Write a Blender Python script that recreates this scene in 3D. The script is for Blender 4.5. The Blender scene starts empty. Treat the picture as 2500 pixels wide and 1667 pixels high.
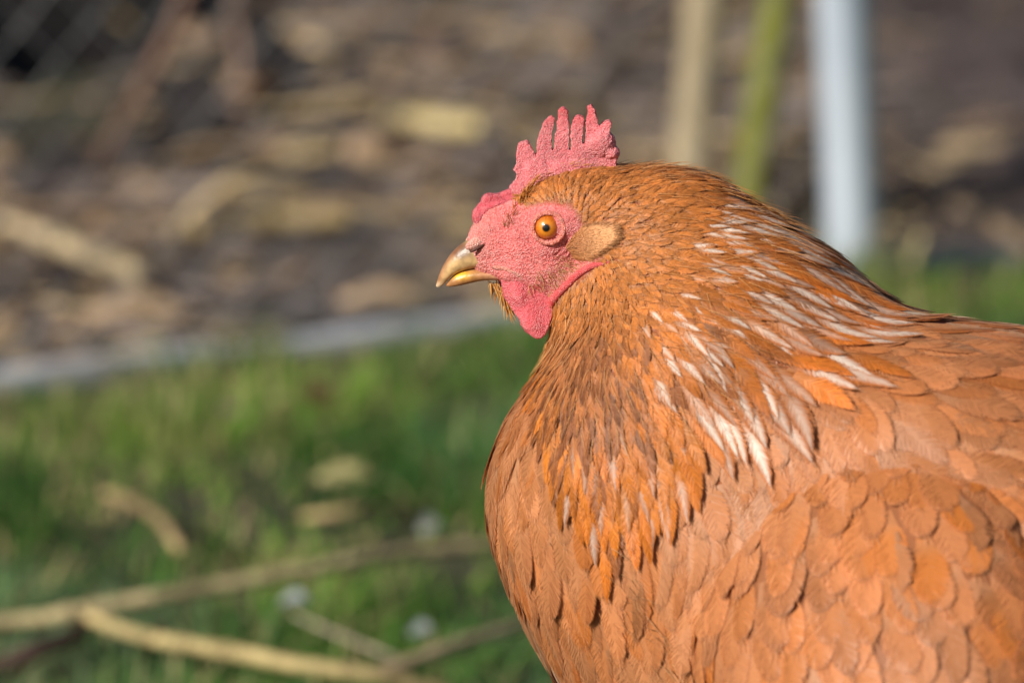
import bpy, bmesh, math, random
import numpy as np
from mathutils import Vector, Matrix, kdtree
rng = np.random.default_rng(11)
random.seed(11)
S = bpy.context.scene
COL = S.collection
R = math.radians

# ------------------------------------------------------------------ camera, sky, sun, exposure
PITCH = R(12.0)
FOC = 2.0                                   # metres from the lens to the middle of the hen's head
CEN = np.array([0.0, 0.0, 0.36])
FWD = np.array([0.0, math.cos(PITCH), -math.sin(PITCH)])
UPV = np.array([0.0, math.sin(PITCH), math.cos(PITCH)])
CAM = CEN - FWD * FOC
cd = bpy.data.cameras.new("camera")
cam = bpy.data.objects.new("camera", cd)
COL.objects.link(cam)
cam.location = CAM
cam.rotation_euler = (R(90) - PITCH, 0, 0)
cd.lens = 200
cd.sensor_width = 36
cd.clip_start = 0.05
cd.clip_end = 500
cd.dof.use_dof = True
cd.dof.focus_distance = FOC - 0.013
cd.dof.aperture_fstop = 8.4
S.camera = cam

SUN_DIR = np.array([-0.66, -0.62, 0.52])    # from the scene towards the sun
SUN_DIR /= np.linalg.norm(SUN_DIR)
SUN_EL = math.asin(SUN_DIR[2])
w = bpy.data.worlds.new("World")
S.world = w
w.use_nodes = True
nt = w.node_tree
nt.nodes.clear()
sky = nt.nodes.new("ShaderNodeTexSky")
sky.sky_type = 'NISHITA'
sky.sun_disc = False
sky.sun_elevation = SUN_EL
sky.sun_rotation = math.atan2(SUN_DIR[0], SUN_DIR[1])
bg = nt.nodes.new("ShaderNodeBackground")
bg.inputs[1].default_value = 0.05
wo = nt.nodes.new("ShaderNodeOutputWorld")
nt.links.new(sky.outputs[0], bg.inputs[0])
nt.links.new(bg.outputs[0], wo.inputs[0])
sl = bpy.data.lights.new("sun", 'SUN')
sl.energy = 5.0
sl.angle = R(0.5)
sl.color = (1.0, 0.92, 0.80)
so = bpy.data.objects.new("sun", sl)
COL.objects.link(so)
so.rotation_euler = Vector(SUN_DIR).to_track_quat('Z', 'Y').to_euler()
so.location = (-3, -3, 3)
S.view_settings.view_transform = 'Standard'
S.view_settings.look = 'None'
S.view_settings.exposure = 0.13
S.view_settings.gamma = 1.0
S.cycles.use_denoising = True
S.cycles.max_bounces = 6
S.cycles.transparent_max_bounces = 16

# ------------------------------------------------------------------ helpers
def ray(px, py):
    """direction of the photograph's pixel (2500 x 1667 frame)"""
    k = 36.0 / 200.0 / 2500.0
    d = FWD + np.array([1.0, 0, 0]) * ((px - 1250) * k) + UPV * ((833.5 - py) * k)
    return d
def at(px, py, ymm=0.0):
    """point on the upright plane y = ymm (millimetres) ; result in mm relative to CEN"""
    d = ray(px, py)
    t = (ymm * 0.001 - CAM[1]) / d[1]
    return (CAM + d * t - CEN) * 1000.0
def grd(px, py, z=0.0):
    """point on the level z (metres) under a pixel"""
    d = ray(px, py)
    t = (z - CAM[2]) / d[2]
    return CAM + d * t
def to_px(p):
    """mm points -> photograph pixels"""
    q = np.asarray(p) * 0.001 + CEN - CAM
    dep = q @ FWD
    k = 2500.0 * 200.0 / 36.0
    return np.stack([1250 + q[..., 0] / dep * k, 833.5 - (q @ UPV) / dep * k], -1)

def norm(v):
    return v / np.maximum(np.linalg.norm(v, axis=-1, keepdims=True), 1e-9)
def sstep(x, a, b):
    t = np.clip((x - a) / (b - a), 0, 1)
    return t * t * (3 - 2 * t)
def lerp(a, b, t):
    return a + (b - a) * t
_ph = rng.uniform(0, 6.28, (3, 24))
_fr = rng.normal(0, 1, (3, 24, 3))
def vnoise(p, scale, ch=0):
    """smooth noise about -1..1 from a sum of waves"""
    q = np.asarray(p) / scale
    out = 0
    for j in range(24):
        out = out + np.sin(q @ _fr[ch, j] * 1.6 + _ph[ch, j])
    return out / 5.0

ROOT = np.array([0.10, -0.03, 0.0])         # the hen's base
def link(name, me, mat=None, parent=None):
    o = bpy.data.objects.new(name, me)
    COL.objects.link(o)
    if mat is not None:
        for m in (mat if isinstance(mat, (list, tuple)) else [mat]):
            me.materials.append(m)
    if parent is not None:
        o.parent = parent
    return o
def tag(o, label=None, cat=None, group=None, kind=None):
    for k, v in (("label", label), ("category", cat), ("group", group), ("kind", kind)):
        if v:
            o[k] = v
    return o
def mesh_np(name, V, F, smooth=True, uv=None, uv2=None, tint=None, data=None):
    """mesh from arrays; F is (n,4) or (n,3); uv per vertex; tint rgb per vertex; data rgb per vertex"""
    me = bpy.data.meshes.new(name)
    V = np.asarray(V, np.float32)
    F = np.asarray(F, np.int32)
    k = F.shape[1]
    me.vertices.add(len(V))
    me.vertices.foreach_set("co", V.ravel())
    me.loops.add(F.size)
    me.loops.foreach_set("vertex_index", F.ravel())
    me.polygons.add(len(F))
    me.polygons.foreach_set("loop_start", np.arange(0, F.size, k, dtype=np.int32))
    me.update(calc_edges=True)
    me.validate()
    me.polygons.foreach_set("use_smooth", np.full(len(me.polygons), smooth))
    for nm, arr in (("UVMap", uv), ("metric", uv2)):
        if arr is not None:
            l = me.uv_layers.new(name=nm)
            l.data.foreach_set("uv", np.asarray(arr, np.float32)[F.ravel()].ravel())
    for nm, arr in (("tint", tint), ("fdata", data)):
        if arr is not None:
            a = me.attributes.new(nm, 'FLOAT_COLOR', 'POINT')
            c = np.ones((len(V), 4), np.float32)
            c[:, :3] = arr
            a.data.foreach_set("color", c.ravel())
    me.update()
    return me
def set_tint(me, arr, nm="tint"):
    a = me.attributes.new(nm, 'FLOAT_COLOR', 'POINT')
    c = np.ones((len(me.vertices), 4), np.float32)
    c[:, :3] = arr
    a.data.foreach_set("color", c.ravel())
def get_v(me):
    a = np.empty(len(me.vertices) * 3, np.float32)
    me.vertices.foreach_get("co", a)
    return a.reshape(-1, 3).astype(float)
def hen_m(Vmm):
    return np.asarray(Vmm) * 0.001 + CEN - ROOT

class NT:
    """tiny node-tree writer"""
    def __init__(s, name):
        s.m = bpy.data.materials.new(name)
        s.m.use_nodes = True
        s.t = s.m.node_tree
        s.t.nodes.clear()
        s.out = s.t.nodes.new("ShaderNodeOutputMaterial")
    def n(s, typ, ins=None, **props):
        nd = s.t.nodes.new("ShaderNode" + typ)
        for k, v in props.items():
            setattr(nd, k, v)
        for k, v in (ins or {}).items():
            s.set(nd, k, v)
        return nd
    def set(s, nd, k, v):
        i = nd.inputs[k]
        if isinstance(v, bpy.types.NodeSocket):
            s.t.links.new(v, i)
        elif isinstance(v, bpy.types.Node):
            s.t.links.new(v.outputs[0], i)
        else:
            i.default_value = v
    def math(s, op, a, b=None, clamp=False):
        nd = s.n("Math", operation=op, use_clamp=clamp)
        s.set(nd, 0, a)
        if b is not None:
            s.set(nd, 1, b)
        return nd.outputs[0]
    def ss(s, x, a, b, c=0.0, d=1.0):
        nd = s.n("MapRange", interpolation_type='SMOOTHSTEP')
        s.set(nd, 0, x)
        for k, v in ((1, a), (2, b), (3, c), (4, d)):
            s.set(nd, k, v)
        return nd.outputs[0]
    def mix(s, f, a, b, mode='MIX'):
        nd = s.n("Mix", data_type='RGBA', blend_type=mode)
        s.set(nd, 0, f)
        s.set(nd, 6, a if not isinstance(a, tuple) else (*a[:3], 1))
        s.set(nd, 7, b if not isinstance(b, tuple) else (*b[:3], 1))
        return nd.outputs[2]
    def noise(s, vec, scale, detail=3, rough=0.55):
        nd = s.n("TexNoise", {"Scale": scale, "Detail": detail, "Roughness": rough})
        if vec is not None:
            s.set(nd, "Vector", vec)
        return nd.outputs[0]
    def attr(s, nm):
        return s.n("Attribute", attribute_name=nm).outputs[0]
    def obj(s):
        return s.n("TexCoord").outputs[3]
    def bump(s, h, strength, dist):
        return s.n("Bump", {"Strength": strength, "Distance": dist, "Height": h}).outputs[0]
    def finish(s, **kw):
        p = s.n("BsdfPrincipled")
        for k, v in kw.items():
            s.set(p, k.replace("_", " "), (*v[:3], 1) if isinstance(v, tuple) and len(v) == 3 and 'Radius' not in k.replace("_", " ") else v)
        s.t.links.new(p.outputs[0], s.out.inputs[0])
        return p

# ------------------------------------------------------------------ materials
def mat_feather():
    t = NT("feather")
    uv = t.n("UVMap", uv_map="UVMap")
    me = t.n("UVMap", uv_map="metric")
    s1 = t.n("SeparateXYZ", {0: uv.outputs[0]})
    s2 = t.n("SeparateXYZ", {0: me.outputs[0]})
    fd = t.n("SeparateColor", {0: t.attr("fdata")})
    rnd, white, soft = fd.outputs[0], fd.outputs[1], fd.outputs[2]
    a = t.math('ABSOLUTE', t.math('MULTIPLY', t.math('SUBTRACT', s1.outputs[0], 0.5), 2.0))
    v = s1.outputs[1]
    ax = t.math('ABSOLUTE', s2.outputs[0])
    tt = t.math('SUBTRACT', s2.outputs[1], t.math('MULTIPLY', ax, 1.1))
    vec = t.n("CombineXYZ", {0: tt, 1: t.math('MULTIPLY', s2.outputs[0], 0.12), 2: t.math('MULTIPLY', rnd, 90.0)})
    barb = t.noise(vec, 1.9, 3, 0.65)
    fine = t.noise(vec, 3.4, 2, 0.6)
    big = t.noise(vec, 0.22, 2, 0.5)
    tint = t.attr("tint")
    bl = t.math('SUBTRACT', 0.86, t.math('MULTIPLY', soft, 0.38))
    bh = t.math('ADD', 1.12, t.math('MULTIPLY', soft, 0.38))
    c = t.mix(1.0, tint, t.n("CombineColor", {0: t.ss(barb, 0.25, 0.75, bl, bh), 1: t.ss(barb, 0.25, 0.75, bl, bh), 2: t.ss(barb, 0.25, 0.75, bl, bh)}).outputs[0], 'MULTIPLY')
    c = t.mix(t.ss(big, 0.4, 0.75, 0.0, 0.35), c, t.mix(1.0, tint, (1.25, 1.3, 1.4), 'MULTIPLY'))
    # paler downy foot, darker middle, warm pale margins
    c = t.mix(t.ss(v, 0.55, 0.15, 0.0, 0.5), c, t.mix(0.5, tint, (0.42, 0.26, 0.17)))
    c = t.mix(t.math('MULTIPLY', t.ss(a, 0.25, 0.95, 0.0, 0.32), t.ss(v, 0.3, 0.7)), c, t.mix(1.0, tint, (1.25, 1.35, 1.5), 'MULTIPLY'))
    # pale central streak of the neck feathers
    wn = t.math('ADD', a, t.math('MULTIPLY', t.math('SUBTRACT', barb, 0.5), 0.5))
    wm = t.math('MULTIPLY', t.ss(wn, 0.10, 0.70, 1.0, 0.0), t.math('MULTIPLY', t.ss(v, 0.12, 0.5), white), True)
    c = t.mix(wm, c, (0.80, 0.69, 0.60))
    # shaft and pale rim
    c = t.mix(t.math('MULTIPLY', t.ss(a, 0.02, 0.07, 0.25, 0.0), t.ss(v, 0.5, 0.9, 1.0, 0.2)), c, t.mix(0.5, tint, (0.85, 0.62, 0.42)))
    rim = t.math('MAXIMUM', t.ss(v, 0.90, 0.985), t.math('MULTIPLY', t.ss(a, 0.8, 1.0), t.ss(v, 0.4, 0.8)))
    c = t.mix(t.math('MULTIPLY', rim, 0.38), c, t.mix(0.45, tint, (0.9, 0.66, 0.46)))
    fray = t.math('SUBTRACT', t.math('ADD', a, t.math('MULTIPLY', t.math('SUBTRACT', fine, 0.5), t.math('ADD', 0.35, t.math('MULTIPLY', soft, 1.2)))), 0.9)
    notch = t.ss(t.noise(vec, 0.55, 1, 0.5), 0.60, 0.74)
    fray = t.math('ADD', fray, t.math('MULTIPLY', notch, t.ss(a, 0.3, 0.8, 0.0, 0.5)))
    al = t.math('MULTIPLY', t.ss(fray, -0.22, 0.04, 1.0, 0.0), t.ss(t.math('ADD', v, t.math('MULTIPLY', fine, 0.12)), 0.95, 1.06, 1.0, 0.0))
    nrm = t.bump(t.math('ADD', barb, t.math('MULTIPLY', fine, 0.5)), t.math('ADD', 0.10, t.math('MULTIPLY', soft, 0.5)), 0.0006)
    p = t.finish(Base_Color=c, Roughness=0.46, Normal=nrm, Alpha=al)
    t.set(p, "Specular IOR Level", 0.45)
    t.set(p, "Anisotropic", 0.4)
    tr = t.n("BsdfTranslucent", {0: c})
    mx = t.n("MixShader", {0: 0.22})
    tp = t.n("BsdfTransparent")
    m2 = t.n("MixShader", {0: al})
    t.set(p, "Alpha", 1.0)
    t.t.links.new(p.outputs[0], mx.inputs[1]); t.t.links.new(tr.outputs[0], mx.inputs[2])
    t.t.links.new(tp.outputs[0], m2.inputs[1]); t.t.links.new(mx.outputs[0], m2.inputs[2])
    for l in list(t.t.links):
        if l.to_socket == p.inputs["Alpha"]:
            t.t.links.remove(l)
    t.t.links.new(m2.outputs[0], t.out.inputs[0])
    return t.m
def mat_tint(name, rough=0.6, spec=0.3, nscale=None, amt=0.25, bump=0.0, bscale=900, transl=0.0):
    t = NT(name)
    c = t.attr("tint")
    if nscale:
        n = t.noise(t.obj(), nscale, 4)
        c = t.mix(1.0, c, t.n("CombineColor", {0: t.ss(n, 0.3, 0.7, 1 - amt, 1 + amt), 1: t.ss(n, 0.3, 0.7, 1 - amt, 1 + amt), 2: t.ss(n, 0.3, 0.7, 1 - amt, 1 + amt)}).outputs[0], 'MULTIPLY')
    kw = dict(Base_Color=c, Roughness=rough)
    if bump:
        kw['Normal'] = t.bump(t.noise(t.obj(), bscale, 4), bump, 0.001)
    p = t.finish(**kw)
    t.set(p, "Specular IOR Level", spec)
    if transl:
        tr = t.n("BsdfTranslucent", {0: c})
        mx = t.n("MixShader", {0: transl})
        t.t.links.new(p.outputs[0], mx.inputs[1]); t.t.links.new(tr.outputs[0], mx.inputs[2])
        t.t.links.new(mx.outputs[0], t.out.inputs[0])
    return t.m
def mat_skin(name, scale, bump, dist=0.0012):
    """wet-looking pebbled red skin; the base comes from the tint attribute"""
    t = NT(name)
    o = t.obj()
    vo = t.n("TexVoronoi", {"Vector": o, "Scale": scale, "Randomness": 1.0})
    v2 = t.n("TexVoronoi", {"Vector": o, "Scale": scale * 2.1, "Randomness": 1.0})
    n = t.noise(o, scale * 0.25, 4)
    h = t.math('ADD', t.math('SUBTRACT', 1.0, vo.outputs[0]), t.math('MULTIPLY', t.math('SUBTRACT', 1.0, v2.outputs[0]), 0.6))
    h = t.math('ADD', h, t.math('MULTIPLY', n, 1.4))
    tint = t.attr("tint")
    c = t.mix(t.ss(vo.outputs[0], 0.3, 0.65, 0.0, 0.6), tint, t.mix(1.0, tint, (0.78, 0.5, 0.5), 'MULTIPLY'))
    c = t.mix(t.ss(n, 0.45, 0.75, 0.0, 0.55), c, t.mix(0.5, tint, (0.85, 0.42, 0.42)))
    c = t.mix(t.ss(vo.outputs[0], 0.0, 0.3, 0.45, 0.0), c, (0.90, 0.52, 0.50))  # pale highlights painted on the bump tops
    p = t.finish(Base_Color=c, Roughness=0.25, Normal=t.bump(h, bump, dist))
    t.set(p, "Specular IOR Level", 0.65)
    t.set(p, "Subsurface Weight", 0.25)
    t.set(p, "Subsurface Radius", (0.0025, 0.0007, 0.0005))
    t.set(p, "Subsurface Scale", 1.0)
    return t.m
M_FEATHER = mat_feather()
M_SKIN = mat_skin("face_skin", 1500, 0.6)
M_COMB = mat_skin("comb_skin", 1900, 0.6)
M_STRAND = mat_tint("feather_strand", 0.5, 0.35, transl=0.15)
def mat_barb():
    t = NT("barb")
    c = t.attr("tint")
    p = t.finish(Base_Color=c, Roughness=0.5)
    t.set(p, "Specular IOR Level", 0.36)
    t.set(p, "Sheen Weight", 0.22); t.set(p, "Sheen Roughness", 0.4); t.set(p, "Sheen Tint", (1.0, 0.78, 0.55, 1))
    tr = t.n("BsdfTranslucent", {0: c})
    mx = t.n("MixShader", {0: 0.2})
    t.t.links.new(p.outputs[0], mx.inputs[1]); t.t.links.new(tr.outputs[0], mx.inputs[2])
    t.t.links.new(mx.outputs[0], t.out.inputs[0])
    return t.m
M_BARB = mat_barb()
M_BEAK = mat_tint("beak_horn", 0.36, 0.45, 420, 0.18, 0.15, 700)
M_SHANK = mat_tint("shank_scales", 0.5, 0.4, 500, 0.2, 0.5, 300)

# ------------------------------------------------------------------ the hen: a smooth solid built from ellipsoids
I3 = np.eye(3)
def rotz(deg):
    c, s = math.cos(R(deg)), math.sin(R(deg))
    return np.array([[c, -s, 0], [s, c, 0], [0, 0, 1]])
class Solid:
    def __init__(s):
        s.E = []
    def add(s, c, r, k, rot=I3):
        s.E.append((np.asarray(c, float), np.asarray(r, float), k, rot))
    def d(s, p):
        out = None
        for c, r, k, rot in s.E:
            q = (p - c) @ rot
            k0 = np.linalg.norm(q / r, axis=-1)
            k1 = np.linalg.norm(q / (r * r), axis=-1)
            e = k0 * (k0 - 1.0) / np.maximum(k1, 1e-9)
            e = np.where(k0 < 1e-3, -r.min(), e)
            if out is None:
                out = e
            else:
                h = np.maximum(k - np.abs(out - e), 0) / k
                out = np.minimum(out, e) - h * h * k * 0.25
        return out
    def grad(s, p, e=0.15):
        g = np.stack([s.d(p + np.eye(3)[i] * e) - s.d(p - np.eye(3)[i] * e) for i in range(3)], -1)
        return norm(g)
    def proj(s, p, it=2):
        for _ in range(it):
            p = p - s.grad(p) * s.d(p)[..., None] * 0.9
        return p
    def remesh(s, voxel):
        bm = bmesh.new()
        for c, r, k, rot in s.E:
            m = Matrix.Translation(Vector(c)) @ Matrix([[*row] for row in rot]).to_4x4() @ Matrix.Diagonal((*r, 1))
            bmesh.ops.create_icosphere(bm, subdivisions=4, radius=1.0, matrix=m)
        me = bpy.data.meshes.new("tmp")
        bm.to_mesh(me); bm.free()
        o = bpy.data.objects.new("tmp", me)
        COL.objects.link(o)
        md = o.modifiers.new("r", 'REMESH'); md.mode = 'VOXEL'; md.voxel_size = voxel
        dg = bpy.context.evaluated_depsgraph_get()
        out = bpy.data.meshes.new_from_object(o.evaluated_get(dg))
        bpy.data.objects.remove(o); bpy.data.meshes.remove(me)
        V = get_v(out)
        V = s.proj(V, 8)
        out.vertices.foreach_set("co", V.astype(np.float32).ravel())
        out.update()
        return out, V
B = Solid()
def E(px, py, y, r, k=8, rot=I3):
    B.add(at(px, py, y), r, k, rot)
E(1200, 604, 0, (8.5, 6.0, 10.5), 4)
E(1252, 570, 0, (13, 9.0, 13.5), 5)
E(1340, 572, 0, (17, 13.0, 16), 6)
E(1345, 655, 0, (13, 10.5, 9.5), 6)
E(1275, 655, 0, (9, 7.5, 5.5), 5)
E(1430, 508, 0, (20, 15, 14.0), 7)
E(1565, 538, 0, (25, 19, 17.5), 9)
E(1665, 660, 0, (33, 28, 33), 12)
E(1768, 1015, -14, (57, 58, 58), 20)
E(1835, 905, -10, (48, 46, 45), 22)
E(1447, 770, -2, (13, 15, 18), 10)
E(1625, 900, -6, (20, 28, 24), 12)
E(1715, 1224, -14, (75, 66, 68), 15)
YAW = -20
B.add((163, -56, -96), (152, 86, 92), 26, rotz(YAW))
E(2310, 1045, -40, (80, 60, 35), 22, rotz(YAW))
B.add((290, -105, -50), (60, 40, 45), 40, rotz(YAW))
body_me, BV = B.remesh(1.6)
BN = B.grad(BV)

FOCUS = at(1400, 565, 0)
_ang = np.array([-180, -115, -103, -91, -84, -60, -38, -26, -19, -13, 0, 60, 180.0])
_rad = np.array([30, 38, 56, 98, 116, 92, 108, 114, 114, 112, 112, 112, 30.0])
def polar(p):
    """distance and angle in the hen's side profile, seen from the ear"""
    q = p - FOCUS
    q = q.copy()
    v = q[..., 2] * math.cos(PITCH) + np.minimum(q[..., 1], 0) * math.sin(PITCH)
    ang = np.degrees(np.arctan2(v, q[..., 0]))
    return np.hypot(q[..., 0], v), ang
def cape_edge(ang):
    return np.interp(ang, _ang, _rad)
def flow_body(p):
    r = norm(p - FOCUS - np.array([0, 0, 0.0]))
    r[..., 1] *= 0.6
    k = sstep(p[..., 0] + p[..., 2] * 0.55, 40, 190)[..., None]
    b = norm(lerp(np.array([0.22, 0.0, -0.97]), np.array([0.93, -0.32, -0.30]), k))
    d = np.linalg.norm(p - FOCUS, axis=-1)
    t = sstep(d, 75, 150)[..., None]
    return norm(lerp(norm(r), b, t))

def scatter(V, spacing, ok):
    """blue-noise choice among the solid's own vertices"""
    idx = np.nonzero(ok)[0]
    kd = kdtree.KDTree(len(idx))
    for j, i in enumerate(idx):
        kd.insert(V[i], j)
    kd.balance()
    dead = np.zeros(len(idx), bool)
    sel = []
    for j in rng.permutation(len(idx)):
        if dead[j]:
            continue
        sel.append(idx[j])
        for _c, q, _d in kd.find_range(V[idx[j]], spacing[idx[j]]):
            dead[q] = True
    return np.array(sel, int)
# where the bare red skin of the face is, in the side profile (pixels)
FACE = np.array([(1100, 560), (1150, 480), (1190, 440), (1255, 400), (1268, 470), (1282, 512), (1318, 502), (1352, 498), (1398, 512), (1416, 545), (1440, 580),
                 (1470, 610), (1440, 655), (1395, 690), (1350, 735), (1300, 735), (1240, 715), (1180, 700), (1100, 680)], float)
def in_poly(q, poly):
    x, y = q[:, 0], q[:, 1]
    c = np.zeros(len(q), bool)
    n = len(poly)
    for i in range(n):
        x1, y1 = poly[i]; x2, y2 = poly[(i + 1) % n]
        cond = ((y1 > y) != (y2 > y)) & (x < (x2 - x1) * (y - y1) / (y2 - y1 + 1e-12) + x1)
        c ^= cond
    return c
def poly_dist(q, poly):
    out = np.full(len(q), 1e9)
    n = len(poly)
    for i in range(n):
        a = poly[i]; b = poly[(i + 1) % n]
        ab = b - a
        t = np.clip(((q - a) @ ab) / (ab @ ab), 0, 1)
        out = np.minimum(out, np.linalg.norm(q - a - t[:, None] * ab, axis=1))
    return out
def face_px(p):
    """profile pixel with the near-side parallax taken out, so both cheeks share one outline"""
    q = np.array(p, float)
    q[:, 1] = -np.abs(q[:, 1])
    return to_px(q)
bq = face_px(BV)
bm = bmesh.new(); bm.from_mesh(body_me)
bm.verts.ensure_lookup_table()
core = in_poly(bq, FACE) & (np.abs(BV[:, 1]) < 24)
ed = [e for e in bm.edges if core[e.verts[0].index] and core[e.verts[1].index]]
bmesh.ops.subdivide_edges(bm, edges=ed, cuts=3, use_grid_fill=True)
bmesh.ops.triangulate(bm, faces=[f for f in bm.faces if len(f.verts) > 4])
bm.to_mesh(body_me); bm.free()
BV = B.proj(get_v(body_me), 2); BN = B.grad(BV); bq = face_px(BV)
def papillae(V, ok, spacing, rad):
    """0..1 domes scattered over the chosen vertices"""
    idx = np.nonzero(ok)[0]
    sp_ = np.zeros(len(V)); sp_[idx] = spacing * rng.uniform(0.75, 1.3, len(idx))
    sl_ = scatter(V, sp_, ok)
    kd = kdtree.KDTree(len(sl_))
    hh = rng.uniform(0.55, 1.0, len(sl_))
    for j, i in enumerate(sl_):
        kd.insert(V[i], j)
    kd.balance()
    out = np.zeros(len(V))
    for i in idx:
        _c, j, d = kd.find(V[i])
        out[i] = hh[j] * max(0.0, 1 - (d / rad) ** 2)
    return out
inside = in_poly(bq, FACE) & (np.abs(BV[:, 1]) < 24)
edge = poly_dist(bq, FACE)
sd_face = np.where(inside, -edge, edge)

hen = bpy.data.objects.new("hen", None)
COL.objects.link(hen)
hen.location = ROOT
tag(hen, "plump rusty orange hen with red comb and white streaked neck, head in profile", "hen")

skin = np.zeros((len(BV), 3)) + np.array([0.84, 0.205, 0.205])
n1 = vnoise(BV, 9.0, 0)[:, None]
skin *= (1 + 0.20 * n1) * (1 + 0.10 * vnoise(BV, 3.0, 2)[:, None])
dk = sstep(bq[:, 0], 1290, 1420)[:, None] * sstep(bq[:, 1], 590, 680)[:, None]
skin = lerp(skin, np.array([0.52, 0.17, 0.10]), dk * 0.65)
pap = papillae(BV, sd_face < 4, 0.85, 0.62)
ex = at(1338, 556, 0)
er = np.hypot(BV[:, 0] - ex[0], BV[:, 2] - ex[2]); ea = np.degrees(np.arctan2(BV[:, 2] - ex[2], BV[:, 0] - ex[0]))
lowr = sstep(np.abs(ea + 80), 110, 60)
crease = np.zeros(len(BV))
for r0, wd0, am in ((7.3, 0.45, 0.30), (9.2, 0.5, 0.26), (11.4, 0.6, 0.2)):
    crease += am * np.exp(-((er + 0.5 * vnoise(BV, 5, 1) - r0) / wd0) ** 2) * lowr
skin = lerp(skin, np.array([0.95, 0.48, 0.45]), (pap ** 1.5 * 0.6)[:, None])  # highlights on the papilla tops, painted into the skin tint
skin = lerp(skin, np.array([0.62, 0.10, 0.10]), np.clip(crease * 1.6, 0, 0.6)[:, None])
pale = sstep(bq[:, 0], 1230, 1150)[:, None]
skin = lerp(skin, np.array([0.72, 0.30, 0.26]), pale * 0.75)
fm = sstep(sd_face, -6, 10)[:, None]
under = np.array([0.42, 0.155, 0.055])
tint = lerp(skin, under, fm)
body_me.vertices.foreach_set("co", hen_m(BV + BN * (vnoise(BV, 2.2, 1) * 0.16 + vnoise(BV, 5.0, 2) * 0.25 + pap * 0.26 - crease)[:, None] * (1 - fm)).astype(np.float32).ravel())
body_me.materials.clear()
set_tint(body_me, tint)
body_me.polygons.foreach_set("use_smooth", np.ones(len(body_me.polygons), bool))
body = link("body", body_me, M_SKIN, hen)

# ------------------------------------------------------------------ feathers
def barbs(C_, B_, N_, T_, W_, L, tint, white, nb, cup, var):
    """the single barbs of each feather: thin tapering strips that leave the shaft forwards"""
    n, ns, _ = C_.shape
    m = nb * 2
    v0 = np.tile(np.linspace(0.16, 0.93, nb), 2)[None] + rng.uniform(-0.4, 0.4, (n, m)) * 0.77 / nb
    side = np.repeat([-1.0, 1.0], nb)[None]
    dv = rng.uniform(0.13, 0.24, (n, m))
    lf = (rng.uniform(0.86, 1.12, (n, m)) - 0.25 * (rng.uniform(0, 1, (n, m)) < 0.08)) if var > 0.05 else rng.uniform(0.80, 0.90, (n, m))
    # clumps: neighbouring barbs cling together and leave a split between clumps
    clump = np.sin(v0 * nb * 0.9 + rng.uniform(0, 6.28, (n, 1))) * 0.5
    shade = rng.normal(1.0, var, (n, m)) * (1 + 0.8 * var * clump)
    ws = 1.25 * 0.77 * (L / nb)[:, None] * rng.uniform(0.7, 1.15, (n, m))
    ar = np.arange(n)[:, None]
    tilt = rng.normal(0, 1.3 * var, (n, m, 1))
    wob = rng.normal(0, 0.13, (n, 1, 3))
    rows, cols, nors = [], [], []
    for sk in (0.0, 0.45, 0.8, 1.0):
        v = v0 + (dv + 0.025 * clump) * sk
        vc = np.clip(v, 0, 1) * (ns - 1)
        i0 = np.minimum(vc.astype(int), ns - 2); f = (vc - i0)[..., None]
        c = C_[ar, i0] * (1 - f) + C_[ar, i0 + 1] * f
        b = B_[ar, i0] * (1 - f) + B_[ar, i0 + 1] * f
        nn = N_[ar, i0] * (1 - f) + N_[ar, i0 + 1] * f
        t = T_[ar, i0] * (1 - f) + T_[ar, i0 + 1] * f
        w = W_[ar, i0] * (1 - f[..., 0]) + W_[ar, i0 + 1] * f[..., 0]
        u = sk * lf
        over = np.maximum(v - 1.0, 0) * L[:, None]
        p = c + b * (side * u * w)[..., None] - nn * (cup * u * u * w * (1 - 0.4 * np.clip(v, 0, 1)))[..., None] + nn * (0.10 + 0.10 * shade)[..., None] + t * over[..., None]
        hw = ws * 0.5 * (1 - 0.75 * sk ** 2)
        rows += [p - t * hw[..., None], p + t * hw[..., None]]
        a = np.clip(u + (shade - 1) * 0.6, 0, 1.2)
        wm = (white[:, None] * sstep(v, 0.15, 0.5) * (1 - sstep(a, 0.22, 0.66)) * (1 - 0.7 * sstep(v, 0.97, 1.1)))[..., None]
        col = tint[:, None] * shade[..., None] * (1 + 0.20 * sstep(u, 0.4, 1.0))[..., None]
        col = lerp(col, np.array([0.48, 0.30, 0.19]), (0.35 * sstep(v, 0.45, 0.15))[..., None])
        col = lerp(col, np.array([0.74, 0.44, 0.26]), (0.46 * sstep(v, 0.93, 1.06) + 0.22 * sstep(u, 0.8, 1.0))[..., None])
        col = lerp(col, np.array([0.80, 0.70, 0.62]), np.clip(wm, 0, 1))
        nv = norm(nn + t * tilt + b * (0.10 * side * u)[..., None] + wob)
        cols += [col, col]; nors += [nv, nv]
    V = np.stack(rows, 2).reshape(-1, 3); Cc = np.clip(np.stack(cols, 2).reshape(-1, 3), 0, 0.95); Nv = np.stack(nors, 2).reshape(-1, 3)
    fq = np.array([(0, 2, 3, 1), (2, 4, 5, 3), (4, 6, 7, 5)])
    F = np.arange(n * m)[:, None, None] * 8 + fq[None]
    flip = np.broadcast_to(side > 0, (n, m)).ravel()
    F[flip] = F[flip][:, :, ::-1]
    F = F.reshape(-1, 4)
    # the winding must agree with the outward normal
    fn = np.cross(V[F[:, 1]] - V[F[:, 0]], V[F[:, 2]] - V[F[:, 0]])
    bad = (fn * Nv[F[:, 0]]).sum(-1) < 0
    F[bad] = F[bad][:, ::-1]
    return V, F, Cc, Nv
US = np.array([-1, -0.55, 0, 0.55, 1.0])
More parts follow.
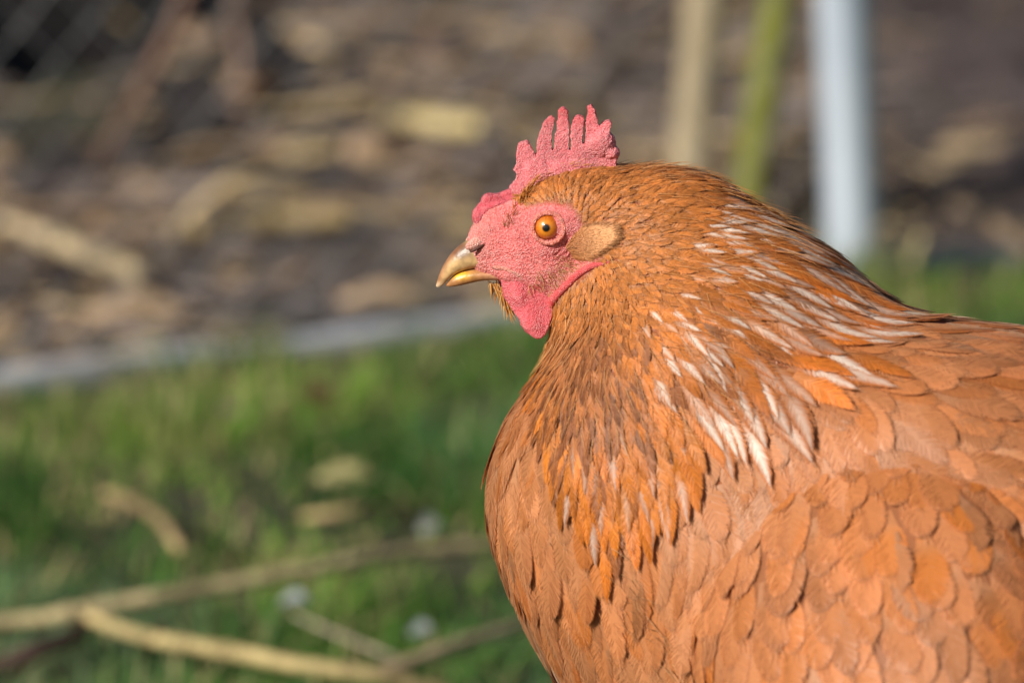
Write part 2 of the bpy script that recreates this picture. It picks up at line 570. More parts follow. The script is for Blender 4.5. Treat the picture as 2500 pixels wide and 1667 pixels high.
def feathers(name, solid, P, flow, L, W, lift, point, tint, white, soft, mat, parent, nseg=8, yaw=0.10, roll=0.12, cup=0.16, base=0.2, jit=0.25, barb=None, wide=False):
    n = len(P)
    ya = rng.normal(0, yaw, n); ro = rng.normal(0, roll, n)
    li = lift * rng.uniform(1 - jit, 1 + jit * 1.4, n)
    L = L * rng.uniform(0.85, 1.15, n); W = W * rng.uniform(0.88, 1.12, n)
    p = P.copy()
    rows = []
    snr = []
    fr = []
    N = None
    for k in range(nseg):
        v = k / (nseg - 1)
        N = solid.grad(p)
        f = flow(p)
        T = norm(f - N * (f * N).sum(-1, keepdims=True))
        Bi = np.cross(N, T)
        T = norm(T * np.cos(ya)[:, None] + Bi * np.sin(ya)[:, None])
        Bi = np.cross(N, T)
        Bi = norm(Bi * np.cos(ro)[:, None] + N * np.sin(ro)[:, None])
        round_w = np.where(v < 0.55, 0.45 + 0.55 * sstep(v, 0, 0.55), np.sqrt(max(0.0, 1 - ((v - 0.55) / 0.46) ** 2)))
        lance_w = np.where(v < 0.35, 0.5 + 0.5 * sstep(v, 0, 0.35), max(0.0, 1 - (max(v - 0.35, 0) / 0.66) ** 1.35))
        ww = lerp(round_w, lance_w, point) * W * 0.5
        hgt = base + li * (v ** 1.2)
        c = p + N * hgt[:, None]
        fr.append((c, Bi.copy(), N.copy(), T.copy(), ww.copy()))
        for u in US:
            rows.append(c + Bi * (u * ww)[:, None] - N * (cup * abs(u) ** 2 * ww * (1 - 0.4 * v))[:, None])
            snr.append(norm(N * 0.8 + Bi * (u * 0.16) + T * (0.12 * v)))
        p = solid.proj(p + T * (L / (nseg - 1))[:, None], 1)
    V = np.stack(rows, 1)                                # n, nseg*5, 3
    SN = np.stack(snr, 1)
    m = nseg * 5
    fq = []
    for k in range(nseg - 1):
        for u in range(4):
            a = k * 5 + u
            fq.append((a, a + 5, a + 6, a + 1))
    F = (np.arange(n)[:, None, None] * m + np.array(fq)[None]).reshape(-1, 4)
    uu = np.tile(US, nseg); vv = np.repeat(np.arange(nseg) / (nseg - 1), 5)
    uv = np.stack([np.broadcast_to(uu * 0.5 + 0.5, (n, m)), np.broadcast_to(vv, (n, m))], -1).reshape(-1, 2)
    uv2 = np.stack([uu[None] * (W * 0.5)[:, None], vv[None] * L[:, None]], -1).reshape(-1, 2)
    dat = np.stack([rng.uniform(0, 1, n), white, soft], -1)
    me = mesh_np(name, hen_m(V.reshape(-1, 3)), F, True, uv, uv2, np.repeat(tint, m, 0), np.repeat(dat, m, 0))
    me.normals_split_custom_set_from_vertices(SN.reshape(-1, 3).astype(np.float32))
    o = link(name, me, mat, parent)
    if barb:
        C_, B_, N_, T_ = (np.stack([f[k] for f in fr], 1) for k in range(4))
        W_ = np.stack([f[4] for f in fr], 1)
        near = C_[:, 0, 1] < 14
        out = []
        for lo, hi, nb in ((0, 9, 9), (9, 16, 16), (16, 26, 27), (26, 99, 50 if wide else 34)):
            g = np.nonzero(near & (L >= lo) & (L < hi))[0]
            if len(g):
                out.append(barbs(C_[g], B_[g], N_[g], T_[g], W_[g], L[g], tint[g], white[g], nb, cup, 0.022 if wide else 0.08))
        k = 0
        Vs, Fs, Cs, Ns = [], [], [], []
        for V2, F2, c2, n2 in out:
            Vs.append(V2); Fs.append(F2 + k); Cs.append(c2); Ns.append(n2); k += len(V2)
        m2 = mesh_np(name + "_barbs", hen_m(np.concatenate(Vs)), np.concatenate(Fs), True, None, None, np.concatenate(Cs))
        m2.normals_split_custom_set_from_vertices(np.concatenate(Ns).astype(np.float32))
        link(barb, m2, M_BARB, o)
    return o
def strands(name, P, dirs, L, wd, tint, mat, parent, curl=None, nseg=5, side=None):
    """fine tapering hairs: P roots, dirs (n,nseg-1,3) step directions"""
    n = len(P)
    p = P.copy()
    rows = []
    for k in range(nseg):
        v = k / (nseg - 1)
        d = dirs[:, min(k, nseg - 2)]
        s = norm(np.cross(d, side if side is not None else np.array([0.0, -1.0, 0.15])))
        up = norm(np.cross(s, d))
        wv = wd * (1 - 0.85 * v ** 1.5) * 0.5
        for a in (0, 2.0944, 4.18879):
            rows.append(p + s * (np.cos(a) * wv)[:, None] + up * (np.sin(a) * wv)[:, None])
        p = p + d * (L / (nseg - 1))[:, None]
    V = np.stack(rows, 1)
    m = nseg * 3
    fq = []
    for k in range(nseg - 1):
        for a in range(3):
            b = (a + 1) % 3
            fq.append((k * 3 + a, k * 3 + b, k * 3 + 3 + b, k * 3 + 3 + a))
    F = (np.arange(n)[:, None, None] * m + np.array(fq)[None]).reshape(-1, 4)
    me = mesh_np(name, hen_m(V.reshape(-1, 3)), F, True, None, None, np.repeat(tint, m, 0))
    return link(name, me, mat, parent)

rB, aB = polar(BV)
ce = cape_edge(aB)
feath_ok = sd_face > 5
qpx = to_px(BV)
LEN = np.interp(rB, [0, 20, 40, 70, 110, 150], [3.2, 4.8, 11, 26, 38, 40])
WID = np.interp(rB, [0, 20, 40, 70, 110, 150], [1.6, 2.4, 4.4, 8.2, 12.5, 13.0])
frng = sstep(aB, -58, -72) * sstep(rB, 35, 60)
LEN = LEN * (1 - 0.38 * frng); WID = WID * (1 - 0.40 * frng)
cape_ok = feath_ok & (rB < ce - LEN * 0.52)
far = BV[:, 1] > 25
sp = np.interp(rB, [0, 20, 40, 70, 110, 150], [1.0, 1.2, 2.1, 4.8, 7.4, 7.8]) * np.where(far, 1.35, 1.0) * (1 - 0.42 * frng)
sel = scatter(BV, sp, cape_ok)
Pc = BV[sel]; rc, ac = rB[sel], aB[sel]; px = qpx[sel]; cec = ce[sel]
n = len(sel)
u = rng.uniform(0, 1, (n, 1))
head_c = np.array([0.54, 0.195, 0.048]); cape_c = np.array([0.55, 0.165, 0.024]); brown = np.array([0.22, 0.075, 0.028]); orange = np.array([0.62, 0.205, 0.022])
tn = lerp(head_c, cape_c, sstep(rc, 25, 70)[:, None])
throat = (sstep(ac, -62, -80) * sstep(rc, 25, 40) * sstep(rc, 85, 60))[:, None]
tn = lerp(tn, np.array([0.40, 0.155, 0.060]), throat * 0.8)
outer = sstep(cec - rc, 48, 22)[:, None] * sstep(ac, -45, -66)[:, None]
tn = lerp(tn, orange, outer * rng.uniform(0.1, 0.95, (n, 1)))
tn = lerp(tn, brown, (u < 0.24 + 0.30 * throat) * 0.75 * (sstep(rc, 25, 45) * sstep(ac, -12, -45))[:, None])
tn = tn * rng.uniform(0.8, 1.25, (n, 1)) * (1 + 0.12 * vnoise(Pc, 14, 2)[:, None])
wz = sstep(rc, 32, 62) * sstep(ac, -68, -48) * sstep(ac, 70, 30)
wz2 = sstep(rc, 55, 80) * sstep(ac, -100, -86) * sstep(ac, -50, -70)
rr = rng.uniform(0, 1, n)
white = np.where(rr < 0.78 * wz, rng.uniform(0.35, 1.2, n), 0) + np.where(rng.uniform(0, 1, n) < 0.20 * wz2, rng.uniform(0.2, 0.55, n), 0)
white = np.clip(white, 0, 1)
bz = (white > 0.3)[:, None] & (rc > 50)[:, None]
tn = np.where(bz, lerp(tn, np.array([0.42, 0.13, 0.028]), 0.6), tn)
feathers("neck_feathers", B, Pc, flow_body, LEN[sel], WID[sel], LEN[sel] * 0.06 + 0.35, np.interp(rc, [20, 50, 90], [0.3, 0.7, 0.75]), tn, white,
         np.interp(rc, [20, 60], [0.4, 0.6]), M_FEATHER, hen, yaw=0.13, base=np.interp(rc, [40, 90], [0.2, 1.7]) * (1 - 0.8 * sstep(ac, -34, -18)), barb="neck_barbs")

# body plumage: broad rounded feathers, a few of them ruffled
def out_l(a):
    return a * np.where(rng.uniform(0, 1, len(a)) < 0.035, rng.uniform(1.4, 2.3, len(a)), rng.uniform(0.7, 1.1, len(a)))
bo = feath_ok & (rB > ce - 24)
WB = np.interp(rB, [40, 100, 160], [8, 12, 15.5])
sel = scatter(BV, WB * 0.45 * np.where(far, 1.4, 1.0), bo)
Pb = BV[sel]; n = len(sel)
salmon = np.array([0.55, 0.215, 0.084])
tn = salmon * rng.uniform(0.68, 1.2, (n, 1)) * (1 + 0.14 * vnoise(Pb, 28, 0)[:, None])
tn = lerp(tn, np.array([0.60, 0.27, 0.12]), np.clip(0.3 + 0.5 * vnoise(Pb, 40, 1), 0, 0.7)[:, None])
tn = lerp(tn, np.array([0.55, 0.17, 0.03]), rng.uniform(0, 1, (n, 1)) ** 3 * 0.8)
feathers("body_feathers", B, Pb, flow_body, WB[sel] * 2.15, WB[sel], out_l(WB[sel] * 0.105), 0.2, tn, np.zeros(n), np.full(n, 0.1), M_FEATHER, hen, yaw=0.15, roll=0.10, barb="body_barbs", wide=True, cup=0.11)

# wings: a folded shell on each flank
def make_wing(side):
    Wg = Solid()
    ys = np.linspace(-220, 0, 600)
    pts = np.array([at(2085, 1500, y) for y in ys])
    c = pts[np.argmax(B.d(pts) < 0)]
    nn = B.grad(c[None])[0]
    nn = norm(nn + np.array([0, 0, 0.14]))
    c = c - nn * 12.5
    ax = np.array([0.56, -0.10, -0.83])
    ax = norm(ax - nn * (ax @ nn))
    ax = norm(ax + nn * 0.34); nn = norm(nn - ax * (nn @ ax))
    pp = np.cross(nn, ax)
    rot = np.stack([pp, nn, ax], 1)
    if side > 0:
        mn = np.array([math.sin(R(-YAW)), math.cos(R(-YAW)), 0])
        M = np.eye(3) - 2 * np.outer(mn, mn)
        c0 = np.array([168, -56, -100.0])
        c = c0 + M @ (c - c0)
        rot = M @ rot
    Wg.add(c, (62, 28, 84), 5, rot)
    me, V = Wg.remesh(3.0)
    axis = rot[:, 2]
    outw = rot[:, 1]
    perp = rot[:, 0]
    def fl(p):
        k = ((p - c) @ perp / 60.0)[..., None]
        return norm(axis + np.array([-0.28, 0, 0]) + perp * 0.35 * k)
    s = ((V - c) @ outw) > -6
    d = np.abs((V - c) @ axis / 98)
    Wd = np.full(len(V), 15.5)
    sel = scatter(V, Wd * 0.5 * (1.0 if side < 0 else 1.5), s)
    P = V[sel]; n = len(sel)
    tn = salmon * np.array([1.0, 0.97, 0.92]) * rng.uniform(0.68, 1.2, (n, 1))
    tn = lerp(tn, np.array([0.58, 0.26, 0.12]), np.clip(0.25 + 0.5 * vnoise(P, 40, 1), 0, 0.7)[:, None])
    tn = lerp(tn, np.array([0.57, 0.18, 0.03]), rng.uniform(0, 1, (n, 1)) ** 2.5 * 0.9)
    set_tint(me, np.tile(np.array([0.32, 0.12, 0.05]), (len(V), 1)))
    me.vertices.foreach_set("co", hen_m(V).astype(np.float32).ravel())
    me.polygons.foreach_set("use_smooth", np.ones(len(me.polygons), bool))
    w = link("wing", me, M_STRAND, hen)
    feathers("covert_feathers", Wg, P, fl, Wd[sel] * 1.95, Wd[sel], out_l(Wd[sel] * 0.12), 0.05, tn, np.zeros(n), np.full(n, 0.08), M_FEATHER, w, yaw=0.15, roll=0.11, barb="covert_barbs" if side < 0 else None, wide=True, cup=0.11)
    return w
make_wing(-1)
make_wing(1)

# ------------------------------------------------------------------ comb
def px_mm(poly, y=0.0):
    return np.array([at(a, b, y) for a, b in poly])
def remeshed(bm, voxel, smooth, name):
    me = bpy.data.meshes.new(name)
    bm.to_mesh(me); bm.free()
    o = bpy.data.objects.new("tmp", me)
    COL.objects.link(o)
    md = o.modifiers.new("r", 'REMESH'); md.mode = 'VOXEL'; md.voxel_size = voxel
    if smooth:
        ms = o.modifiers.new("s", 'SMOOTH'); ms.factor = 0.5; ms.iterations = smooth
    dg = bpy.context.evaluated_depsgraph_get()
    out = bpy.data.meshes.new_from_object(o.evaluated_get(dg))
    out.name = name
    bpy.data.objects.remove(o); bpy.data.meshes.remove(me)
    out.materials.clear()
    out.polygons.foreach_set("use_smooth", np.ones(len(out.polygons), bool))
    return out
def vnormals(me):
    a = np.empty(len(me.vertices) * 3, np.float32)
    me.vertices.foreach_get("normal", a)
    return a.reshape(-1, 3).astype(float)
def slab(poly_mm, half):
    """prism from a side-profile outline; half = half thickness in mm"""
    bm = bmesh.new()
    f = [bm.verts.new((p[0], -half, p[2])) for p in poly_mm]
    b = [bm.verts.new((p[0], half, p[2])) for p in poly_mm]
    ff = bm.faces.new(f); fb = bm.faces.new(list(reversed(b)))
    n = len(f)
    for i in range(n):
        bm.faces.new((f[i], b[i], b[(i + 1) % n], f[(i + 1) % n]))
    bmesh.ops.triangulate(bm, faces=[ff, fb])
    bmesh.ops.recalc_face_normals(bm, faces=bm.faces)
    return bm
COMB = [(1240, 520), (1249, 468), (1259, 444), (1264, 425), (1256, 415), (1262, 402), (1260, 378), (1268, 353), (1286, 347), (1299, 363), (1309, 388), (1312, 375), (1312, 353), (1317, 330),
        (1326, 308), (1335, 294), (1346, 284), (1355, 290), (1351, 310), (1345, 335), (1346, 368), (1353, 368), (1356, 330), (1361, 303), (1364, 272), (1375, 264), (1387, 272), (1387, 303), (1388, 330),
        (1388, 368), (1395, 366), (1396, 315), (1402, 290), (1412, 281), (1423, 286), (1424, 311), (1421, 345), (1425, 358), (1429, 345), (1431, 305), (1436, 283), (1434, 264), (1443, 257), (1452, 266), (1455, 284), (1459, 303), (1464, 308),
        (1475, 297), (1487, 293), (1494, 301), (1488, 315), (1486, 330), (1492, 344), (1498, 355), (1508, 362), (1510, 376), (1505, 392), (1500, 430), (1420, 460), (1340, 480), (1290, 530)]
cm = px_mm(COMB)
bm = slab(cm, 1.9)
def blob(bm, c, r, rot=I3, sub=3):
    m = Matrix.Translation(Vector(c)) @ Matrix([[*row] for row in rot]).to_4x4() @ Matrix.Diagonal((*r, 1))
    bmesh.ops.create_icosphere(bm, subdivisions=sub, radius=1.0, matrix=m)
blob(bm, at(1465, 350), (5.5, 4.2, 5.2))
blob(bm, at(1492, 372), (3.0, 3.6, 2.4))
blob(bm, at(1400, 412), (13, 3.4, 4.5))
blob(bm, at(1310, 430), (6.5, 3.6, 8))
blob(bm, at(1275, 480), (5, 4, 7))
comb_me = remeshed(bm, 0.30, 5, "comb")
V = get_v(comb_me)
nv = vnormals(comb_me)
q = to_px(V)
pap = papillae(V, np.ones(len(V), bool), 0.7, 0.5)
V = V + nv * (0.12 * vnoise(V, 1.1, 0) + 0.16 * vnoise(V, 2.4, 1) + 0.20 * pap)[:, None]
V[:, 1] += 0.9 * np.sin((q[:, 0] - 1260) / 52.0) * sstep(q[:, 1], 420, 300) - 0.6 * sstep(q[:, 0], 1440, 1490) + 0.03 * (V[:, 2] - 45)
comb_me.vertices.foreach_set("co", hen_m(V).astype(np.float32).ravel())
tc = np.array([0.84, 0.225, 0.26]) * (1 + 0.12 * vnoise(V, 5, 2)[:, None])
tc = lerp(tc, np.array([0.80, 0.12, 0.13]), sstep(q[:, 1], 330, 262)[:, None] * 0.6)
tc = lerp(tc, np.array([0.95, 0.50, 0.50]), (pap ** 1.5 * 0.65 * sstep(q[:, 1], 280, 340))[:, None])  # comb pebbles get pale highlights painted on their tops
set_tint(comb_me, tc)
link("comb", comb_me, M_COMB, hen)
# the folded knob at the root of the comb above the beak
bm = bmesh.new()
KN = [((1196, 496), (3.6, 4.2, 3.9)), ((1212, 492), (3.6, 4.6, 3.0)), ((1232, 494), (4.2, 4.6, 3.4)), ((1184, 512), (3.0, 4.0, 3.4)), ((1250, 490), (4.5, 4.4, 4.5)), ((1172, 530), (2.8, 4.6, 4.0))]
for c, r in KN:
    blob(bm, at(*c), r)
kn = remeshed(bm, 0.4, 4, "comb_knob")
V = get_v(kn); nv = vnormals(kn); q = to_px(V)
V = V + nv * (0.35 * np.sin((q[:, 1] + 0.35 * q[:, 0]) / 3.4) * sstep(q[:, 0], 1180, 1200) + 0.2 * vnoise(V, 1.6, 1))[:, None]
kn.vertices.foreach_set("co", hen_m(V).astype(np.float32).ravel())
set_tint(kn, np.array([0.74, 0.13, 0.17]) * (1 + 0.15 * vnoise(V, 4, 2)[:, None]))
link("comb_knob", kn, M_COMB, hen)

# ------------------------------------------------------------------ beak
def loft(name, st, seg=20, colour=None, flat=0.0):
    rings = []
    for (tx, ty, bx, by, hw) in st:
        a = at(tx, ty); b = at(bx, by)
        mid = (a + b) / 2; hv = (a - b) / 2
        for i in range(seg):
            th = 2 * math.pi * i / seg
            cs, sn = math.cos(th), math.sin(th)
            p = mid + hv * (math.copysign(abs(cs) ** 0.9, cs)) + np.array([0, 1, 0]) * hw * math.copysign(abs(sn) ** 0.8, sn) * (1.0 - 0.25 * max(cs, 0))
            rings.append(p)
    V = np.array(rings)
    F = []
    ns = len(st)
    for k in range(ns - 1):
        for i in range(seg):
            j = (i + 1) % seg
            F.append((k * seg + i, k * seg + j, (k + 1) * seg + j, (k + 1) * seg + i))
    me = bpy.data.meshes.new(name)
    faces = [tuple(f) for f in F] + [tuple(range(seg)), tuple(reversed(range((ns - 1) * seg, ns * seg)))]
    me.from_pydata([tuple(v) for v in V], [], faces)
    o = bpy.data.objects.new("tmp", me)
    COL.objects.link(o)
    sd = o.modifiers.new("s", 'SUBSURF'); sd.levels = 2
    out = bpy.data.meshes.new_from_object(o.evaluated_get(bpy.context.evaluated_depsgraph_get()))
    bpy.data.objects.remove(o); bpy.data.meshes.remove(me)
    bm = bmesh.new(); bm.from_mesh(out); bmesh.ops.recalc_face_normals(bm, faces=bm.faces); bm.to_mesh(out); bm.free()
    out.polygons.foreach_set("use_smooth", np.ones(len(out.polygons), bool))
    V = get_v(out)
    set_tint(out, colour(to_px(V), V))
    out.vertices.foreach_set("co", hen_m(V).astype(np.float32).ravel())
    return out
UP = [(1185, 560, 1300, 668, 6.0), (1160, 572, 1262, 664, 6.0), (1137, 587, 1215, 654, 5.2), (1116, 602, 1165, 653, 4.4), (1098, 621, 1130, 659, 3.6), (1083, 645, 1105, 671, 2.7), (1073, 667, 1090, 688, 1.8), (1067, 686, 1080, 698, 1.0), (1064, 699, 1070, 702, 0.35)]
LO = [(1285, 660, 1262, 690, 5.4), (1215, 650, 1218, 681, 4.6), (1168, 651, 1172, 684, 3.8), (1133, 657, 1137, 694, 3.1), (1110, 668, 1112, 699, 2.3), (1096, 684, 1097, 700, 1.3), (1090, 693, 1090, 699, 0.5)]
def col_up(q, V):
    ivory = np.array([0.64, 0.42, 0.19]); horn = np.array([0.10, 0.045, 0.035]); brown = np.array([0.32, 0.13, 0.06]); pink = np.array([0.62, 0.33, 0.25])
    # distance along and across the beak
    ridge = sstep(np.hypot(q[:, 0] - 1190, q[:, 1] - 705), 100, 124)
    c = np.tile(ivory, (len(q), 1))
    c = lerp(c, brown, (sstep(q[:, 0], 1150, 1200) * 0.4)[:, None])
    c = lerp(c, pink, sstep(q[:, 0], 1160, 1215)[:, None])
    dark = np.exp(-(((q[:, 0] - 1122) / 36) ** 2 + ((q[:, 1] - 610) / 23) ** 2))
    c = lerp(c, horn, np.clip(dark * 1.2, 0, 0.9)[:, None])
    c = lerp(c, brown, (ridge * 0.85 * sstep(q[:, 0], 1150, 1095))[:, None])
    low = sstep(q[:, 1], 642, 654) * sstep(q[:, 0], 1120, 1160)
    c = lerp(c, brown * 1.2, (low * 0.75)[:, None])
    tip = sstep(q[:, 1], 684, 698)
    c = lerp(c, np.array([0.72, 0.55, 0.36]), tip[:, None] * 0.7)
    return c
def col_lo(q, V):
    c = np.tile(np.array([0.40, 0.18, 0.07]), (len(q), 1))
    yel = np.exp(-(((q[:, 0] - 1125) / 22) ** 2 + ((q[:, 1] - 672) / 10) ** 2))
    c = lerp(c, np.array([0.85, 0.46, 0.03]), np.clip(yel * 1.3, 0, 1)[:, None])
    c = lerp(c, np.array([0.55, 0.27, 0.15]), sstep(q[:, 0], 1160, 1215)[:, None])
    return c
beak = link("upper_beak", loft("upper_beak", UP, colour=col_up), M_BEAK, hen)
link("lower_beak", loft("lower_beak", LO, colour=col_lo), M_BEAK, hen)
# nostril cover and slit on each side
def surf_y(px_, py_, side=-1):
    """near-side y of the body under a pixel (mm)"""
    lo, hi = -40.0, 0.0
    ys = np.linspace(-60, 0, 400)
    pts = np.array([at(px_, py_, y) for y in ys])
    d = B.d(pts)
    i = np.argmax(d < 0)
    return ys[i]
def surf_y2(px_, py_):
    ys = np.linspace(-200, 0, 600)
    return ys[np.argmax(B.d(np.array([at(px_, py_, y) for y in ys])) < 0)]
for sd in (-1, 1):
    y0 = -5.2
    bm = bmesh.new()
    a0, a1 = at(1150, 604, y0), at(1184, 586, y0)
    ax_ = norm(a1 - a0); up_ = norm(np.cross(ax_, [0, 1.0, 0])) ; rot = np.stack([ax_, [0, 1, 0], np.cross(ax_, [0, 1, 0])], 1)
    blob(bm, at(1163, 592, -4.9), (4.4, 1.6, 2.1), rot)
    op = remeshed(bm, 0.3, 3, "nostril_cover")
    V = get_v(op)
    V[:, 1] *= -sd
    set_tint(op, np.tile(np.array([0.85, 0.46, 0.38]), (len(V), 1)))
    op.vertices.foreach_set("co", hen_m(V).astype(np.float32).ravel())
    if sd > 0:
        op.flip_normals()
    oc = link("nostril_cover", op, M_SKIN, hen)
    bm = bmesh.new()
    blob(bm, at(1166, 606, -6.6), (3.1, 0.6, 0.65), rot)
    sm = bpy.data.meshes.new("nostril"); bm.to_mesh(sm); bm.free()
    V = get_v(sm); V[:, 1] *= -sd
    sm.vertices.foreach_set("co", hen_m(V).astype(np.float32).ravel())
    set_tint(sm, np.tile(np.array([0.10, 0.03, 0.02]), (len(V), 1)))
    sm.polygons.foreach_set("use_smooth", np.ones(len(sm.polygons), bool))
    link("nostril", sm, M_STRAND, oc)

# ------------------------------------------------------------------ eyes
def mat_eye():
    t = NT("eyeball")
    p = t.finish(Base_Color=t.attr("tint"), Roughness=0.3)
    t.set(p, "Specular IOR Level", 0.6)
    t.set(p, "Coat Weight", 1.0)
    t.set(p, "Coat Roughness", 0.07)
    return t.m
M_EYE = mat_eye()
EYE_Y = surf_y(1338, 556)
def sphere_np(c, r, ax, nu=96, nv=72):
    ax = norm(np.asarray(ax, float)); s = norm(np.cross(ax, [0.1, 0.2, 1.0])); u_ = np.cross(s, ax)
    th = np.linspace(0.0, math.pi, nv); ph = np.linspace(0, 2 * math.pi, nu, endpoint=False)
    T, Pp = np.meshgrid(th, ph, indexing='ij')
    d = np.cos(T)[..., None] * ax + np.sin(T)[..., None] * (np.cos(Pp)[..., None] * s + np.sin(Pp)[..., None] * u_)
    V = (c + r * d).reshape(-1, 3)
    F = []
    for i in range(nv - 1):
        for j in range(nu):
            F.append((i * nu + j, (i + 1) * nu + j, (i + 1) * nu + (j + 1) % nu, i * nu + (j + 1) % nu))
    return V, np.array(F), T.ravel(), Pp.ravel()
def ring(name, c, ax, rad, tube, tilt, tint, nu=72, nv=14, sx=1.0, wob=0.0):
    ax = norm(np.asarray(ax, float)); s = norm(np.cross(ax, [0, 0, 1.0])); u_ = np.cross(s, ax)
    V = []
    for i in range(nu):
        a = 2 * math.pi * i / nu
        d = math.cos(a) * s * sx + math.sin(a) * u_
        w_ = 1 + wob * math.sin(9 * a) * 0.5 + wob * math.sin(17 * a + 1)
        for j in range(nv):
            b = 2 * math.pi * j / nv
            V.append(c + d * (rad + tube * w_ * math.cos(b)) + ax * tilt * math.sin(b))
    F = [(i * nv + j, ((i + 1) % nu) * nv + j, ((i + 1) % nu) * nv + (j + 1) % nv, i * nv + (j + 1) % nv) for i in range(nu) for j in range(nv)]
    return np.array(V), np.array(F)
for sd in (-1, 1):
    ax = np.array([-0.10, -1.0, 0.05])
    c = at(1338, 556, EYE_Y) + np.array([0.0, 4.3, 0.0])
    V, F, T, Pp = sphere_np(c, 6.1, ax)
    rad = np.sin(T) * 6.1
    rad = np.where(T > math.pi / 2, 99, rad)
    V = V + norm(ax) * (0.9 * np.clip(1 - (rad / 4.4) ** 2, 0, 1))[:, None]      # the bulging cornea
    iris = np.array([0.74, 0.225, 0.013]); iris2 = np.array([0.52, 0.12, 0.008])
    col = lerp(np.tile(iris, (len(V), 1)), iris2, sstep(rad, 2.2, 4.0)[:, None])
    streak = 0.5 + 0.5 * np.sin(Pp * 31 + np.sin(Pp * 7) * 3)
    col *= (0.86 + 0.28 * streak * sstep(rad, 1.3, 2.4))[:, None]
    col = lerp(col, np.array([0.80, 0.30, 0.03]), (np.exp(-((rad - 2.0) / 0.5) ** 2) * 0.5)[:, None])
    col = lerp(np.tile(np.array([0.003, 0.003, 0.004]), (len(V), 1)), col, sstep(rad, 1.27, 1.42)[:, None])
    col = lerp(col, np.array([0.03, 0.012, 0.008]), sstep(rad, 4.3, 4.6)[:, None])
    tx = np.array([0.80, 0.27, 0.21])
    Vl, Fl = ring("eyelid", c - np.array([0, 4.3, 0]) + np.array([0.1, -0.5, 0]), ax, 5.30, 0.85, 0.75, tx, sx=1.03, wob=0.12)
    if sd > 0:
        V = V * np.array([1, -1, 1]); Vl = Vl * np.array([1, -1, 1]); F = F[:, ::-1]; Fl = Fl[:, ::-1]
    e = link("eye", mesh_np("eye", hen_m(V), F, True, tint=col), M_EYE, hen)
    cl = np.tile(tx, (len(Vl), 1)) * (1 + 0.2 * vnoise(Vl, 1.2, 1)[:, None])
    link("eyelid", mesh_np("eyelid", hen_m(Vl), Fl, True, tint=cl), M_SKIN, e)

# ------------------------------------------------------------------ wattles, earlobes
WAT = [(1222, 680), (1226, 712), (1238, 738), (1249, 756), (1270, 783), (1290, 807), (1303, 819), (1313, 823), (1323, 820), (1333, 811), (1341, 793), (1347, 774), (1353, 750), (1356, 720), (1330, 690), (1270, 668)]
for sd in (-1, 1):
    pm = px_mm(WAT, -5.5)
    bm = slab(pm, 1.6)
    for v in bm.verts:
        pass
    blob(bm, at(1300, 765, -5.5) * np.array([1, 0, 1]), (5.0, 2.4, 7.5))
    blob(bm, at(1262, 715, -5.5) * np.array([1, 0, 1]), (5.2, 2.6, 5.5))
    me = remeshed(bm, 0.45, 9, "wattle")
    V = get_v(me); nv = vnormals(me); q = to_px(V)
    pap = papillae(V, np.ones(len(V), bool), 0.65, 0.45)
    V = V + nv * (0.08 * vnoise(V, 1.3, 0) + 0.11 * pap)[:, None]
    # the lobe is creased: its front edge turns away from the viewer, the rear half swings out
    s = (q[:, 0] - 1280) * 0.62 + (q[:, 1] - 745) * 0.62 * -0.35
    V[:, 1] += -6.5 + np.where(s < 0, 0.17 * -s, 0.02 * s) - 2.0 * sstep(q[:, 1], 735, 790)
    if sd > 0:
        V[:, 1] *= -1
        V[:, 2] += 3; V[:, 0] -= 1.5
        me.flip_normals()
    me.vertices.foreach_set("co", hen_m(V).astype(np.float32).ravel())
    set_tint(me, np.array([0.84, 0.165, 0.20]) * (1 + 0.10 * vnoise(V, 5, 2)[:, None]))
    link("wattle", me, M_COMB, hen)
def tube_pts(pts, rad, seg=12, sub=4):
    """smooth tube through mm or m points with a radius at each"""
    pts = np.asarray(pts, float); rad = np.asarray(rad, float)
    n = len(pts)
    tt = np.linspace(0, n - 1, (n - 1) * sub + 1)
    P = []
    for t in tt:
        i = min(int(t), n - 2); f = t - i
        p0, p1, p2, p3 = pts[max(i - 1, 0)], pts[i], pts[i + 1], pts[min(i + 2, n - 1)]
        P.append(0.5 * ((2 * p1) + (-p0 + p2) * f + (2 * p0 - 5 * p1 + 4 * p2 - p3) * f * f + (-p0 + 3 * p1 - 3 * p2 + p3) * f ** 3))
    P = np.array(P); rr = np.interp(tt, np.arange(n), rad)
    T = norm(np.gradient(P, axis=0))
    ref = np.array([0.13, 0.21, 0.97]) if abs(T[0] @ np.array([0, 0, 1.0])) < 0.9 else np.array([0.97, 0.1, 0.1])
    V = []
    for p, t, r in zip(P, T, rr):
        a = norm(np.cross(t, ref)); b = np.cross(t, a)
        for j in range(seg):
            th = 2 * math.pi * j / seg
            V.append(p + (a * math.cos(th) + b * math.sin(th)) * r)
    F = [(i * seg + j, i * seg + (j + 1) % seg, (i + 1) * seg + (j + 1) % seg, (i + 1) * seg + j) for i in range(len(P) - 1) for j in range(seg)]
    V.append(P[0]); V.append(P[-1])
    k0 = len(V) - 2; k1 = len(V) - 1; e = (len(P) - 1) * seg
    F += [(k0, (j + 1) % seg, j, j) for j in range(0)]
    return np.array(V), np.array(F), P
